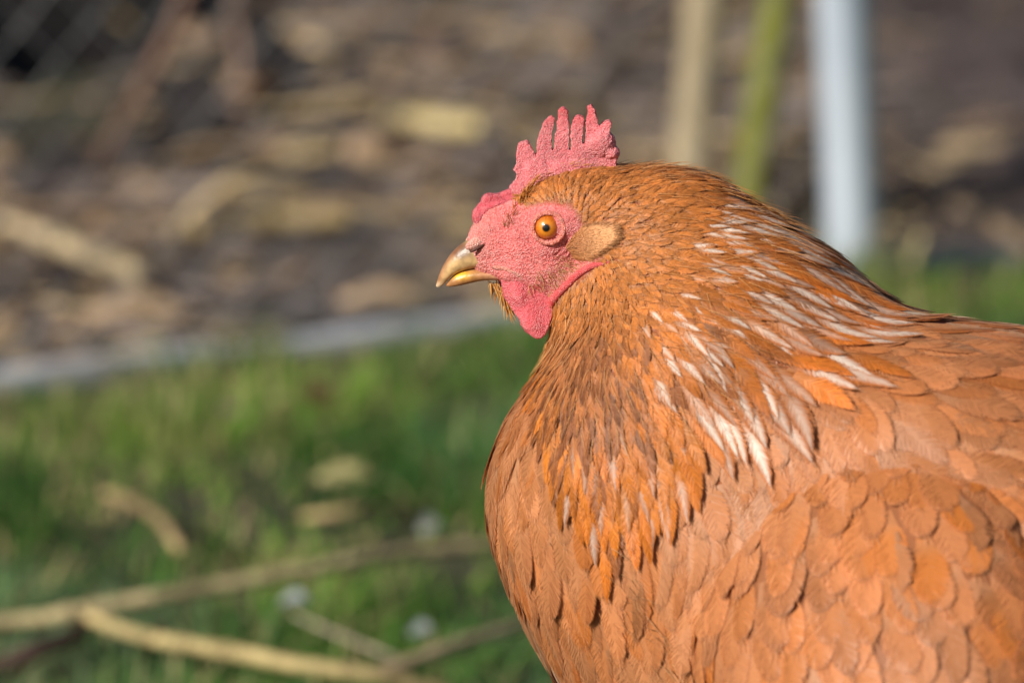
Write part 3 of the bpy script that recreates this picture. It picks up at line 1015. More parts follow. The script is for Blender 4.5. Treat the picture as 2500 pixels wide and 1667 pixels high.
for sd in (-1, 1):
    line = [(1490, 640), (1460, 646), (1435, 654), (1412, 670), (1392, 688), (1370, 710), (1352, 730), (1345, 748)]
    pts = []
    for a, b in line:
        y = surf_y(a, b) - 0.3
        pts.append(at(a, b, y))
    V, F, _ = tube_pts(pts, [0.5, 0.9, 1.25, 1.3, 1.4, 1.3, 1.6, 1.5], 14, 6)
    V = V + norm(V - np.mean(V, 0)) * (0.25 * vnoise(V, 1.6, 1))[:, None]
    if sd > 0:
        V[:, 1] *= -1; F = F[:, ::-1]
    link("earlobe", mesh_np("earlobe", hen_m(V), F, True, tint=np.tile(np.array([0.84, 0.13, 0.14]), (len(V), 1))), M_COMB, hen)

for sd in (-1, 1):
    pts = [at(a, b, surf_y(a, b) + 0.15) for a, b in ((1205, 652), (1225, 654), (1245, 659), (1262, 668), (1274, 680))]
    V, F, _ = tube_pts(pts, [0.7, 0.9, 0.85, 0.7, 0.3], 12, 6)
    if sd > 0:
        V[:, 1] *= -1; F = F[:, ::-1]
    link("mouth_corner", mesh_np("mouth_corner", hen_m(V), F, True, tint=np.tile(np.array([0.80, 0.36, 0.29]), (len(V), 1))), M_SKIN, hen)

# ear tufts: a flap of short dense tan hair-feathers
EAR = np.array([(1380, 605), (1395, 580), (1415, 560), (1452, 552), (1482, 553), (1503, 566), (1490, 592), (1462, 615), (1432, 632), (1400, 630)], float)
for sd in (-1, 1):
    nh = 4200
    q = np.stack([rng.uniform(1370, 1495, nh * 4), rng.uniform(545, 640, nh * 4)], 1)
    q = q[in_poly(q, EAR)][:nh]
    nh = len(q)
    up = sstep(q[:, 0], 1385, 1490)
    ys = np.array([surf_y(a, b) for a, b in q[:, :2]])
    ys = ys - 0.4 - 2.4 * up
    P = np.array([at(a, b, y) for (a, b), y in zip(q, ys)])
    ctr = np.array([1370, 615.0])
    dd = norm(q - ctr)
    base_d = np.stack([dd[:, 0], np.full(nh, -0.22), -dd[:, 1]], 1) + rng.normal(0, 0.12, (nh, 3))
    dirs = np.stack([norm(base_d + np.array([0.05, 0.12 * k, -0.06 * k])) for k in range(4)], 1)
    tn = lerp(np.array([0.56, 0.22, 0.075]), np.array([0.90, 0.50, 0.23]), np.clip(up + rng.normal(0, 0.18, nh), 0, 1)[:, None]) * rng.uniform(0.75, 1.2, (nh, 1))
    if sd > 0:
        P[:, 1] *= -1; dirs[:, :, 1] *= -1
    strands("ear_tuft", P, dirs, rng.uniform(2.4, 4.8, nh), rng.uniform(0.15, 0.27, nh), tn, M_STRAND, hen)

# hair-like filaments: over the neck, brow, jaw and chin
ok = feath_ok & (rB < np.minimum(75, ce - 14)) & (rB > 8)
sel = scatter(BV, np.where(far, 3.4, np.interp(rB, [0, 30, 75], [1.9, 2.2, 3.2])), ok)
P = BV[sel]; n = len(sel)
rr, aa = rB[sel], aB[sel]
steps = []
p = P + BN[sel] * 0.4
L = np.interp(rr, [10, 30, 75], [3.0, 7, 14]) * rng.uniform(0.7, 1.3, n)
yaw = rng.normal(0, 0.28, n)
for k in range(4):
    N = B.grad(p); f = flow_body(p); T = norm(f - N * (f * N).sum(-1, keepdims=True))
    Bi = np.cross(N, T)
    d = norm(T * np.cos(yaw)[:, None] + Bi * np.sin(yaw)[:, None] + N * rng.normal(0.20, 0.08, n)[:, None])
    steps.append(d); p = p + d * (L / 4)[:, None]
tn = lerp(np.array([0.56, 0.22, 0.06]), np.array([0.80, 0.46, 0.20]), rng.uniform(0, 1, (n, 1)) ** 2) * rng.uniform(0.75, 1.2, (n, 1))
strands("neck_filaments", P + BN[sel] * (0.5 + 0.05 * LEN[sel])[:, None], np.stack(steps, 1), L, rng.uniform(0.16, 0.30, n), tn, M_STRAND, hen)

def bristles(name, pxs, n, direc, L, wd, c0, c1, spread=0.25, bend=(0, 0, 0), out=0.25, both=True, far=False, jit=5):
    """bristles along a profile polyline on both cheeks"""
    pl = np.array(pxs, float)
    t = rng.uniform(0, len(pl) - 1, n); i = np.minimum(t.astype(int), len(pl) - 2); f = (t - i)[:, None]
    q = pl[i] * (1 - f) + pl[i + 1] * f + rng.normal(0, jit, (n, 2))
    dr = np.array(direc, float)
    dq = dr[i] * (1 - f) + dr[i + 1] * f
    P = np.array([at(a, b, surf_y(a, b) if B.d(at(a, b, 0)[None])[0] < 0 else -1.0) for a, b in q])
    d0 = np.stack([dq[:, 0], np.full(n, -out), -dq[:, 1]], 1) + rng.normal(0, spread, (n, 3))
    dirs = np.stack([norm(norm(d0) + np.array(bend) * k) for k in range(4)], 1)
    s = np.where(rng.uniform(0, 1, n) < (0.3 if both else 0), -1, 1) * (-1 if far else 1)
    P[:, 1] *= s; dirs[:, :, 1] *= s[:, None]
    tn = lerp(np.array(c0), np.array(c1), rng.uniform(0, 1, (n, 1)))
    return strands(name, P, dirs, rng.uniform(*L, n), rng.uniform(*wd, n), tn, M_STRAND, hen)
bristles("brow_bristles", [(1262, 512), (1275, 490), (1292, 465), (1320, 440), (1355, 418), (1400, 405)], 120, [(-0.15, -1), (0.15, -1), (0.35, -1), (0.7, -0.8), (0.9, -0.55), (1, -0.35)], (4.5, 9), (0.3, 0.5), (0.60, 0.21, 0.03), (0.80, 0.40, 0.11), 0.14, (0.12, 0.02, -0.05))
bristles("lore_bristles", [(1228, 560), (1240, 545), (1255, 530), (1270, 520)], 40, [(-0.3, -1), (-0.2, -1), (-0.1, -1), (0, -1)], (2, 4.5), (0.2, 0.3), (0.5, 0.17, 0.03), (0.6, 0.3, 0.1), 0.2)
bristles("jaw_bristles", [(1230, 690), (1255, 700), (1280, 705), (1300, 712), (1325, 722), (1345, 728)], 150, [(0.1, 1), (0.1, 1), (0.15, 1), (0.2, 1), (0.35, 1), (0.5, 1)], (2, 5), (0.2, 0.35), (0.55, 0.22, 0.06), (0.75, 0.45, 0.2), 0.22)
for fr in (False, True):
    bristles("cheek_down", [(1310, 690), (1340, 680), (1360, 665), (1385, 655), (1405, 640)], 300, [(0.4, 0.8), (0.5, 0.6), (0.6, 0.4), (0.7, 0.2), (0.8, 0.1)], (1.2, 2.8), (0.16, 0.26), (0.55, 0.22, 0.09), (0.72, 0.42, 0.22), 0.3, both=False, far=fr, jit=15)
bristles("chin_feathers", [(1196, 690), (1212, 696), (1222, 715), (1232, 735), (1246, 755)], 100, [(0.15, 1), (0.15, 1), (0.2, 1), (0.3, 1), (0.35, 1)], (3, 6.5), (0.35, 0.65), (0.62, 0.24, 0.05), (0.86, 0.48, 0.16), 0.18, both=False, out=-0.1)

nf = 45
qf = np.array([(1470, 1340), (1530, 1440), (1590, 1540), (1660, 1660)], float)
tf = rng.uniform(0, 2.999, nf); i = tf.astype(int); f = (tf - i)[:, None]
qf = qf[i] * (1 - f) + qf[i + 1] * f + rng.normal(0, 1, (nf, 2)) * np.array([26, 22])
P = np.array([at(a, b, surf_y2(a, b) - rng.uniform(0.5, 4.5)) for a, b in qf])
d0 = norm(np.array([0.75, -0.25, -0.62]) + rng.normal(0, 0.22, (nf, 3)))
dirs = np.stack([norm(d0 + np.array([0.05, 0.06, -0.16]) * k) for k in range(4)], 1)
tn = lerp(np.array([0.45, 0.19, 0.075]), np.array([0.68, 0.38, 0.19]), rng.uniform(0, 1, (nf, 1)))
strands("flank_down", P, dirs, rng.uniform(9, 18, nf), rng.uniform(0.2, 0.4, nf), tn, M_STRAND, hen)

# ------------------------------------------------------------------ tail and legs (outside the picture, there for other viewpoints)
tl = []
for k in range(11):
    a = lerp(-0.5, 0.6, k / 10)
    P0 = np.array([296, -108 + (k - 5) * 5.0, -32 + 8 * math.cos(a * 2)])
    d = norm(np.array([0.80, -0.30 + a * 0.5, 0.40 + 0.25 * math.cos(a * 2)]))
    tl.append((P0, d))
bm = bmesh.new()
for P0, d in tl:
    s = norm(np.cross(d, [0.3, 1.0, 0.2]))
    n_ = np.cross(s, d)
    rows = []
    for i in range(9):
        v = i / 8
        hw = 19 * (0.35 + 0.65 * sstep(v, 0, 0.5)) * math.sqrt(max(0.02, 1 - max(0, (v - 0.7) / 0.31) ** 2))
        c = P0 + d * 135 * v + np.array([0, 0, -18 * v * v])
        rows.append([bm.verts.new(hen_m(c + s * hw * u + n_ * 1.5 * u * u)) for u in (-1, 0, 1)])
    for i in range(8):
        for j in range(2):
            bm.faces.new((rows[i][j], rows[i][j + 1], rows[i + 1][j + 1], rows[i + 1][j]))
tm = bpy.data.meshes.new("tail"); bm.to_mesh(tm); bm.free()
tm.polygons.foreach_set("use_smooth", np.ones(len(tm.polygons), bool))
set_tint(tm, np.tile(np.array([0.50, 0.17, 0.05]), (len(tm.vertices), 1)))
link("tail", tm, M_STRAND, hen)
for sd in (-1, 1):
    hip = np.array([0.160, -0.055 + sd * 0.038, 0.17]); foot = np.array([0.135, -0.05 + sd * 0.045, 0.012])
    Vs, Fs = [], []
    def addt(pts, rads):
        V, F, _ = tube_pts(pts, rads, 10, 4)
        k = sum(len(v) for v in Vs)
        Vs.append(V); Fs.append(F + k)
    addt([hip, (hip + foot) / 2 + np.array([0.008, 0, 0.0]), foot], [0.011, 0.0065, 0.0075])
    for an, ln in ((-0.5, 0.045), (0.0, 0.058), (0.5, 0.045), (3.1, 0.022)):
        d = np.array([-math.cos(an), math.sin(an), 0])
        addt([foot, foot + d * ln * 0.5 + np.array([0, 0, 0.0]), foot + d * ln + np.array([0, 0, -0.008])], [0.0065, 0.0055, 0.0025])
    V = np.concatenate(Vs); F = np.concatenate(Fs)
    link("leg", mesh_np("leg", V - ROOT, F, True, tint=np.tile(np.array([0.55, 0.36, 0.10]), (len(V), 1))), M_SHANK, hen)

#@@BACKGROUND@@
# ------------------------------------------------------------------ setting: ground, edging board, soil bed
def link_w(name, me, mat, label=None, cat=None, group=None, kind=None, parent=None):
    return tag(link(name, me, mat, parent), label, cat, group, kind)
def mat_ground(name, c1, c2, c3, sc, rough=0.95, tinted=False):
    t = NT(name)
    o = t.obj()
    n1 = t.noise(o, sc, 5, 0.65); n2 = t.noise(o, sc * 5, 4, 0.7); n3 = t.noise(o, sc * 0.23, 3)
    c = t.mix(t.ss(n1, 0.35, 0.65), c1, c2)
    c = t.mix(t.ss(n2, 0.52, 0.72), c, c3)
    c = t.mix(t.ss(n3, 0.35, 0.7, 0.0, 0.8), c, t.mix(1.0, c, (0.28, 0.28, 0.34), 'MULTIPLY'))
    if tinted:
        c = t.mix(1.0, c, t.attr('tint'), 'MULTIPLY')
    t.finish(Base_Color=c, Roughness=rough, Normal=t.bump(t.math('ADD', n1, n2), 0.8, 0.01))
    return t.m
M_TURF = mat_ground("turf_soil", (0.035, 0.040, 0.018), (0.06, 0.055, 0.03), (0.12, 0.09, 0.05), 14)
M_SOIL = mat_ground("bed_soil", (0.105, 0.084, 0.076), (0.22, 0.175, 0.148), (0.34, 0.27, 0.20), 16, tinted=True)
M_LIT = mat_tint("dry_litter", 0.85, 0.2, 160, 0.35, 0.4, 500, transl=0.08)
M_GRASS = mat_tint("grass_blade", 0.55, 0.3, transl=0.35)

bA = grd(0, 938); bB = grd(2150, 662)
bdir = norm((bB - bA) * np.array([1, 1, 0])); bnor = np.array([-bdir[1], bdir[0], 0])
if bnor[1] < 0:
    bnor = -bnor
BT = 0.007                                    # top of the board above the turf
def bed_z(s, t):
    p = np.stack([s, t, 0 * s], -1)
    clod = 0.020 * vnoise(p, 0.11, 0) + 0.010 * vnoise(p, 0.045, 1)
    X = bA[0] + s * bdir[0] + t * bnor[0]; Y = bA[1] + s * bdir[1] + t * bnor[1]
    left = sstep(X, -0.08, -0.24) * sstep(Y, 2.2, 2.6)
    heap = 0.075 * np.clip(vnoise(p * np.array([1, 0.8, 1]), 0.09, 2), -1.2, 1.6) * left
    rise = 0.20 * sstep(t, 0.65, 2.4) + 0.25 * sstep(t, 1.8, 4.0)
    return BT - 0.012 + rise + (np.abs(clod) + heap) * sstep(t, 0.03, 0.25)
def bed_pt(s, t):
    return bA[None] * np.array([1, 1, 0]) + s[:, None] * bdir + t[:, None] * bnor + np.stack([0 * s, 0 * s, bed_z(s, t)], -1)
def grid_mesh(name, ss_, ts_, fn):
    Sg, Tg = np.meshgrid(ss_, ts_, indexing='ij')
    V = fn(Sg.ravel(), Tg.ravel())
    a, b = Sg.shape
    i, j = np.meshgrid(np.arange(a - 1), np.arange(b - 1), indexing='ij')
    k = (i * b + j).ravel()
    return mesh_np(name, V, np.stack([k, k + b, k + b + 1, k + 1], -1), True)
ssb = np.concatenate([np.linspace(-8, -0.9, 40, endpoint=False), np.linspace(-0.9, 1.6, 240, endpoint=False), np.linspace(1.6, 9, 40)])
tsb = np.concatenate([np.linspace(0.022, 2.6, 260, endpoint=False), np.linspace(2.6, 12, 40)])
som = grid_mesh("soil", ssb, tsb, bed_pt)
Sg, Tg = np.meshgrid(ssb, tsb, indexing='ij'); Sg = Sg.ravel(); Tg = Tg.ravel()
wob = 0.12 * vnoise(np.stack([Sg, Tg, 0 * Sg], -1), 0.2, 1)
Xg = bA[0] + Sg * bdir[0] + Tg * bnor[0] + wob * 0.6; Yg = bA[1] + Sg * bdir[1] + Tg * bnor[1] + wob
left_shade = sstep(Xg, -0.02, -0.18) * sstep(Yg, 1.95, 2.3)
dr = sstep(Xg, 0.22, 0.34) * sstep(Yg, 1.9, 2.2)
stn = lerp(np.ones((len(Sg), 3)), np.array([0.085, 0.08, 0.105]), left_shade[:, None])  # blue-dark shade at the far left, painted into the soil tint
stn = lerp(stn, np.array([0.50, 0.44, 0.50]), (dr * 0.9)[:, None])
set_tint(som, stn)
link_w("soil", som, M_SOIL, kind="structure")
bm = bmesh.new()
bmesh.ops.create_grid(bm, x_segments=60, y_segments=60, size=150)
for v in bm.verts:
    v.co.z = -0.004
gm = bpy.data.meshes.new("ground"); bm.to_mesh(gm); bm.free()
link_w("ground", gm, M_TURF, kind="structure")

def mat_board():
    t = NT("weathered_board")
    o = t.obj()
    mp = t.n("Mapping", {"Vector": o, "Scale": (1.2, 22, 22)})
    n = t.noise(mp.outputs[0], 3, 5, 0.65)
    n2 = t.noise(o, 7, 3)
    c = t.mix(t.ss(n, 0.3, 0.7), (0.36, 0.38, 0.43), (0.54, 0.57, 0.63))
    c = t.mix(t.ss(n2, 0.5, 0.7, 0, 0.6), c, (0.23, 0.20, 0.17))
    t.finish(Base_Color=c, Roughness=0.8, Normal=t.bump(n, 0.4, 0.002))
    return t.m
def box_bm(bm, sx, sy, sz, loc=(0, 0, 0)):
    r = bmesh.ops.create_cube(bm, size=1.0, matrix=Matrix.Translation(loc) @ Matrix.Diagonal((sx, sy, sz, 1)))
    return r['verts']
bm = bmesh.new()
bl_ = 3.6
box_bm(bm, bl_, 0.024, 0.10)
bmesh.ops.subdivide_edges(bm, edges=[e for e in bm.edges if e.calc_length() > 1], cuts=60, use_grid_fill=True)
for v in bm.verts:
    v.co.z += 0.0022 * math.sin(v.co.x * 9) + 0.0015 * math.sin(v.co.x * 31); v.co.y += 0.003 * math.sin(v.co.x * 5)
bmesh.ops.bevel(bm, geom=[e for e in bm.edges if e.calc_face_angle(0) > 1.0], offset=0.003, segments=2, affect='EDGES')
me = bpy.data.meshes.new("edging_board"); bm.to_mesh(me); bm.free()
bo_ = link_w("edging_board", me, mat_board(), "grey weathered edging board between the grass and the bare soil", "board")
mid = bA + bdir * 0.45
bo_.location = (mid[0] + bnor[0] * 0.006, mid[1] + bnor[1] * 0.006, BT - 0.05)
bo_.rotation_euler = (0, 0, math.atan2(bdir[1], bdir[0]))

# ------------------------------------------------------------------ poles behind the hen
def w_at(px, py, Y):
    d = ray(px, py)
    return CAM + d * ((Y - CAM[1]) / d[1])
def mat_pole(name, c1, c2, c3, sz, rough, metal=0.0):
    t = NT(name)
    o = t.obj()
    mp = t.n("Mapping", {"Vector": o, "Scale": (1, 1, 0.12)})
    n = t.noise(mp.outputs[0], sz, 4, 0.6); n2 = t.noise(o, 9, 3)
    c = t.mix(t.ss(n, 0.3, 0.7), c1, c2)
    c = t.mix(t.ss(n2, 0.45, 0.65, 0, 0.8), c, c3)
    t.finish(Base_Color=c, Roughness=rough, Metallic=metal, Normal=t.bump(n, 0.3, 0.002))
    return t.m
def pole(name, p0, p1, rad, mat, label, cat, nodes=0, hollow=False):
    """a round post from its foot p0 through p1"""
    d = p1 - p0; L = np.linalg.norm(d); d /= L
    root = bpy.data.objects.new(name, None); COL.objects.link(root); root.location = p0
    tag(root, label, cat)
    n = 60
    ts = np.linspace(-0.05, L, n)
    pts = np.array([d * t for t in ts])
    if nodes:
        pts[:, 0] += 0.004 * np.sin(ts * 6) * sstep(ts, 0, 0.2)
    rr = rad * np.ones(n)
    if nodes:
        ph = (ts / nodes) % 1.0
        rr = rad * (1 - 0.06 * (ts / L)) * (1 + 0.12 * np.exp(-((ph - 0.5) / 0.05) ** 2))
    V, F, P = tube_pts(pts, rr, 24, 2)
    k = len(V) - 1; e = (len(P) - 1) * 24
    bmm = bpy.data.meshes.new("shaft")
    bmm.from_pydata([tuple(v) for v in V], [], [tuple(f) for f in F] + [(e + j, e + (j + 1) % 24, k) for j in range(24)])
    bmm.polygons.foreach_set("use_smooth", np.ones(len(bmm.polygons), bool))
    link("shaft" if not nodes else "stem", bmm, mat, root)
    return root, d, L
f0 = grd(2083, 682); top = w_at(2058, 0, f0[1])
def thru(p0, p1, L):
    return p0 + norm(p1 - p0) * L
M_GALV = mat_pole("galvanised_steel", (0.38, 0.45, 0.55), (0.56, 0.63, 0.74), (0.29, 0.35, 0.43), 30, 0.45, 0.1)
pr, dd_, LL = pole("metal_pole", f0, thru(f0, top, 0.95), 0.0185, M_GALV, "pale grey metal tube pole standing upright behind the hen, rightmost of the three uprights", "pole")
V, F, P = tube_pts([dd_ * (LL + 0.0005), dd_ * (LL + 0.012), dd_ * (LL + 0.02)], [0.0205, 0.0205, 0.008], 24, 3)
link("cap", mesh_np("cap", V, F, True), M_GALV, pr)
f1 = grd(1668, 585); top = w_at(1708, 0, f1[1])
M_TAN = mat_pole("bare_wood", (0.36, 0.29, 0.18), (0.52, 0.43, 0.29), (0.19, 0.15, 0.09), 40, 0.75)
pole("wooden_stake", f1, thru(f1, top, 0.9), 0.0135, M_TAN, "tan barkless wooden stake rising straight behind the hen's comb and crown", "stake", nodes=0.33)
f2 = grd(1812, 600); top = w_at(1888, 0, f2[1])
M_CANE = mat_pole("green_cane", (0.15, 0.17, 0.028), (0.26, 0.27, 0.05), (0.10, 0.10, 0.035), 40, 0.5)
pole("bamboo_cane", f2, thru(f2, top, 0.9), 0.0115, M_CANE, "yellow green cane between the tan stake and the pale metal pole", "cane", nodes=0.21)

# ------------------------------------------------------------------ wire netting stretched along the board
wr = []
a0, a1, zt, cell = -1.3, 2.6, 0.95, 0.05
def fpt(s_, z_):
    return bA * np.array([1, 1, 0]) + bdir * s_ + bnor * 0.012 + np.array([0, 0, z_])
Vs, Fs = [], []
kk = 0
for k in range(int((a1 - a0 + zt) / cell)):
    for sg in (1, -1):
        s0 = a0 - zt + k * cell if sg > 0 else a0 + k * cell
        zs = np.linspace(0.0, zt, 39)
        ss2 = s0 + zs if sg > 0 else s0 + zt - zs - zt + zs * 0 + (zt - zs) * 0
        if sg < 0:
            ss2 = s0 + zt - zs
        m = (ss2 > a0) & (ss2 < a1)
        if m.sum() < 3:
            continue
        pts = np.array([fpt(a_, b_) for a_, b_ in zip(ss2[m], zs[m])])
        off = np.where(np.arange(len(pts)) % 2 == 0, 0.0012, -0.0012) * sg
        pts = pts + bnor * off[:, None]
        V, F, _ = tube_pts(pts, np.full(len(pts), 0.0005), 4, 1)
        Vs.append(V); Fs.append(F + kk); kk += len(V)
for z_ in (0.02, zt):
    V, F, _ = tube_pts(np.array([fpt(a_, z_) for a_ in np.linspace(a0, a1, 12)]), np.full(12, 0.0011), 5, 1)
    Vs.append(V); Fs.append(F + kk); kk += len(V)
M_WIRE = mat_pole("wire", (0.36, 0.37, 0.38), (0.5, 0.5, 0.52), (0.24, 0.22, 0.2), 60, 0.45, 0.5)
link_w("wire_fence", mesh_np("wire_fence", np.concatenate(Vs), np.concatenate(Fs), True), M_WIRE, "thin diamond wire netting stretched along the board in front of the bare soil", "fence")

# ------------------------------------------------------------------ loose litter over the soil
def strips(P, ang, tilt, L, W, curl, tint, n5=5, thick=0.0):
    """short curved strips lying about; returns mesh arrays"""
    n = len(P)
    d = np.stack([np.cos(ang) * np.cos(tilt), np.sin(ang) * np.cos(tilt), np.sin(tilt)], -1)
    s = np.stack([-np.sin(ang), np.cos(ang), rng.normal(0, 0.35, n)], -1); s = norm(s)
    up = np.cross(d, s)
    rows = []
    for k in range(n5):
        v = k / (n5 - 1) - 0.5
        c = P + d * (L * v)[:, None] + up * (curl * L * (0.25 - v * v))[:, None]
        w = W * 0.5 * (1 - 0.55 * (abs(v) * 2) ** 3)
        rows += [c - s * w[:, None], c + up * (w * 0.5)[:, None], c + s * w[:, None]]
    V = np.stack(rows, 1); m = n5 * 3
    fq = []
    for k in range(n5 - 1):
        for j in range(2):
            fq.append((k * 3 + j, k * 3 + j + 1, k * 3 + j + 4, k * 3 + j + 3))
    F = (np.arange(n)[:, None, None] * m + np.array(fq)[None]).reshape(-1, 4)
    return V.reshape(-1, 3), F, np.repeat(tint, m, 0)
PAL = np.array([[0.23, 0.185, 0.165], [0.16, 0.125, 0.112], [0.040, 0.032, 0.034], [0.60, 0.45, 0.24], [0.44, 0.30, 0.185], [0.29, 0.24, 0.215], [0.42, 0.29, 0.17]])
nl = 30000
s = rng.uniform(-0.75, 1.5, nl); t = 0.03 + 2.6 * rng.uniform(0, 1, nl) ** 1.15
P = bed_pt(s, t)
q = (P - CAM); dep = q @ FWD
qx = 1250 + q[:, 0] / dep * 13888.9
dens = np.clip(0.55 + 0.5 * vnoise(P, 0.16, 0), 0.05, 1)
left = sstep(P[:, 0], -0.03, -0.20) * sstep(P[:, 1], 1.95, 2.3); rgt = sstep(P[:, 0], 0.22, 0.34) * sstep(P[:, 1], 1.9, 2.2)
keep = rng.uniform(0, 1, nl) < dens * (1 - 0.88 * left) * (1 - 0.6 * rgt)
P = P[keep]; n = len(P); lk = left[keep]; rk = rgt[keep]
wts = np.array([0.21, 0.17, 0.17, 0.16, 0.14, 0.07, 0.08])
ci = rng.choice(7, n, p=wts)
tn = PAL[ci] * rng.uniform(0.7, 1.25, (n, 1))
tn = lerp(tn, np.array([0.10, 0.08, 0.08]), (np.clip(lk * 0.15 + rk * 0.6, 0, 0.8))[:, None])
V, F, T = strips(P + np.array([0, 0, 0.004]), np.where(rng.uniform(0, 1, n) < 0.6, rng.normal(0.1, 0.5, n), rng.uniform(0, 6.28, n)), rng.normal(0, 0.16, n), rng.gamma(2.4, 0.024, n) + 0.014, (rng.gamma(2.2, 0.0026, n) + 0.002) * (1 + 1.3 * lk), rng.normal(0.1, 0.25, n), tn)
link_w("straw_litter", mesh_np("straw_litter", V, F, True, tint=T), M_LIT, kind="stuff", label="dry straw, chips and leaf scraps strewn over the soil bed")

def stalk(name, pts, rads, tint, label, cat, group=None, nodes=(), leaf=None, mat=None, flat=1.0):
    """a real stalk through world points; nodes = fractions that carry a swollen joint (a part)"""
    pts = np.asarray(pts, float)
    base = pts[0].copy()
    V, F, P = tube_pts(pts - base, rads, 14, 8)
    if flat != 1.0:
        V[:, 2] = V[:, 2]
    e = (len(P) - 1) * 14
    col = np.tile(np.array(tint), (len(V), 1)) * (0.88 + 0.34 * vnoise(V + base, 0.06, 0) + 0.22 * vnoise(V + base, 0.014, 1))[:, None]
    me = bpy.data.meshes.new(name)
    me.from_pydata([tuple(v) for v in V], [], [tuple(f) for f in F] + [((j + 1) % 14, j, len(V) - 2) for j in range(14)] + [(e + j, e + (j + 1) % 14, len(V) - 1) for j in range(14)])
    me.polygons.foreach_set("use_smooth", np.ones(len(me.polygons), bool))
    set_tint(me, np.clip(col, 0, 1))
    o = link_w(name, me, mat or M_LIT, label, cat, group)
    o.location = base
    for f in nodes:
        i = min(int(f * (len(P) - 1)), len(P) - 2)
        r = float(np.interp(f * (len(pts) - 1), np.arange(len(pts)), rads))
        dv = norm(P[i + 1] - P[i])
        Vn, Fn, _ = tube_pts([P[i] - dv * r * 1.2, P[i] - dv * r * 0.5, P[i] + dv * r * 0.5, P[i] + dv * r * 1.2], [r * 0.9, r * 1.28, r * 1.28, r * 0.9], 14, 4)
        link("joint", mesh_np("joint", Vn, Fn, True, tint=np.tile(np.array(tint) * 0.62, (len(Vn), 1))), mat or M_LIT, o)
    return o
def on(px, py, h=0.0, soil=False):
    """point under a pixel, h metres above turf or soil"""
    if not soil:
        return grd(px, py, h)
    lo = 2.6; d = ray(px, py)
    ts = np.linspace(2.4, 9, 2500)
    P = CAM + d * ts[:, None]
    r = P - bA
    s_ = r @ bdir; t_ = r @ bnor
    z = np.where(t_ > 0.02, bed_z(s_, t_), 0) + h
    i = np.argmax(P[:, 2] < z)
    return P[i]
STRAW = (0.50, 0.38, 0.20); STRAW2 = (0.50, 0.36, 0.20); PALE = (0.55, 0.44, 0.28)
stalk("reed_piece", [on(10, 545, 0.024, True), on(150, 595, 0.024, True), on(300, 655, 0.022, True), on(345, 685, 0.022, True)], [0.0055, 0.0075, 0.0078, 0.006], PALE, "broad pale straw reed lying slantwise on the soil, left of the hen", "reed", nodes=(0.35,))
stalk("reed_piece", [on(480, 560, 0.024, True), on(640, 540, 0.024, True), on(860, 528, 0.022, True)], [0.006, 0.0078, 0.0065], STRAW, "golden straw reed lying level on the soil in front of the hen's beak", "reed", nodes=(0.55,))
stalk("reed_piece", [on(940, 285, 0.024, True), on(1050, 298, 0.026, True), on(1175, 312, 0.024, True)], [0.006, 0.0085, 0.007], (0.44, 0.36, 0.19), "short dull yellow reed lying on the soil beside the tip of the comb", "reed")
stalk("reed_piece", [on(560, 460, 0.022, True), on(760, 478, 0.022, True)], [0.005, 0.0055], (0.38, 0.29, 0.17), "thin tan reed lying on the soil above the golden reed", "reed")
stalk("reed_piece", [on(2330, 500, 0.024, True), on(2420, 545, 0.024, True), on(2520, 610, 0.022, True)], [0.005, 0.006, 0.006], (0.33, 0.24, 0.16), "dull tan reed lying on the dark soil right of the metal pole", "reed")
b0 = on(235, 425, 0.0, True)
stalk("dry_stem", [b0, w_at(315, 270, b0[1] - 0.01), w_at(390, 140, b0[1] - 0.02), w_at(440, 30, b0[1] - 0.03), w_at(500, -120, b0[1] - 0.04)], [0.0055, 0.0055, 0.005, 0.0048, 0.0045], (0.22, 0.14, 0.11), "reddish brown dry stem leaning to the right over the shade-tinted soil, thickest of its kind", "stem", nodes=(0.45,))
b0 = on(600, 300, 0.0, True)
stalk("dry_stem", [b0, w_at(592, 150, b0[1]), w_at(575, 0, b0[1] - 0.01), w_at(566, -120, b0[1] - 0.01)], [0.0055, 0.0055, 0.005, 0.005], (0.20, 0.14, 0.115), "slim brown dry stem standing nearly upright in the soil", "stem")
b0 = on(2212, 700, 0.0)
stalk("dry_stem", [b0, w_at(2228, 640, b0[1]), w_at(2250, 575, b0[1])], [0.0035, 0.0035, 0.002], (0.45, 0.38, 0.2), "short straw coloured stem standing in grass right of the metal pole", "stem")

# stalks lying across the grass
STK = (0.50, 0.41, 0.23)
stalk("hollow_stalk", [on(-60, 1520, 0.018), on(90, 1510, 0.022), on(210, 1488, 0.028), on(480, 1440, 0.032), on(780, 1385, 0.034), on(1010, 1345, 0.03), on(1260, 1325, 0.026)], [0.00361, 0.00376, 0.00390, 0.00390, 0.00376, 0.00361, 0.00361], STK, "long yellow straw stalk rising to the right across the grass to the hen's breast", "stalk", nodes=(0.3,))
stalk("hollow_stalk", [on(205, 1500, 0.024), on(350, 1552, 0.03), on(560, 1590, 0.032), on(730, 1622, 0.03), on(920, 1650, 0.03), on(1100, 1690, 0.022)], [0.00347, 0.00361, 0.00390, 0.00404, 0.00390, 0.00361], (0.52, 0.41, 0.20), "yellow straw stalk sloping down to the right along the bottom of the grass", "stalk", nodes=(0.42,))
stalk("hollow_stalk", [on(900, 1645, 0.026), on(1010, 1612, 0.03), on(1130, 1570, 0.03), on(1300, 1520, 0.026)], [0.00361, 0.00361, 0.00361, 0.00325], (0.42, 0.32, 0.20), "dull brown stalk rising from the yellow stalk's end towards the hen", "stalk")
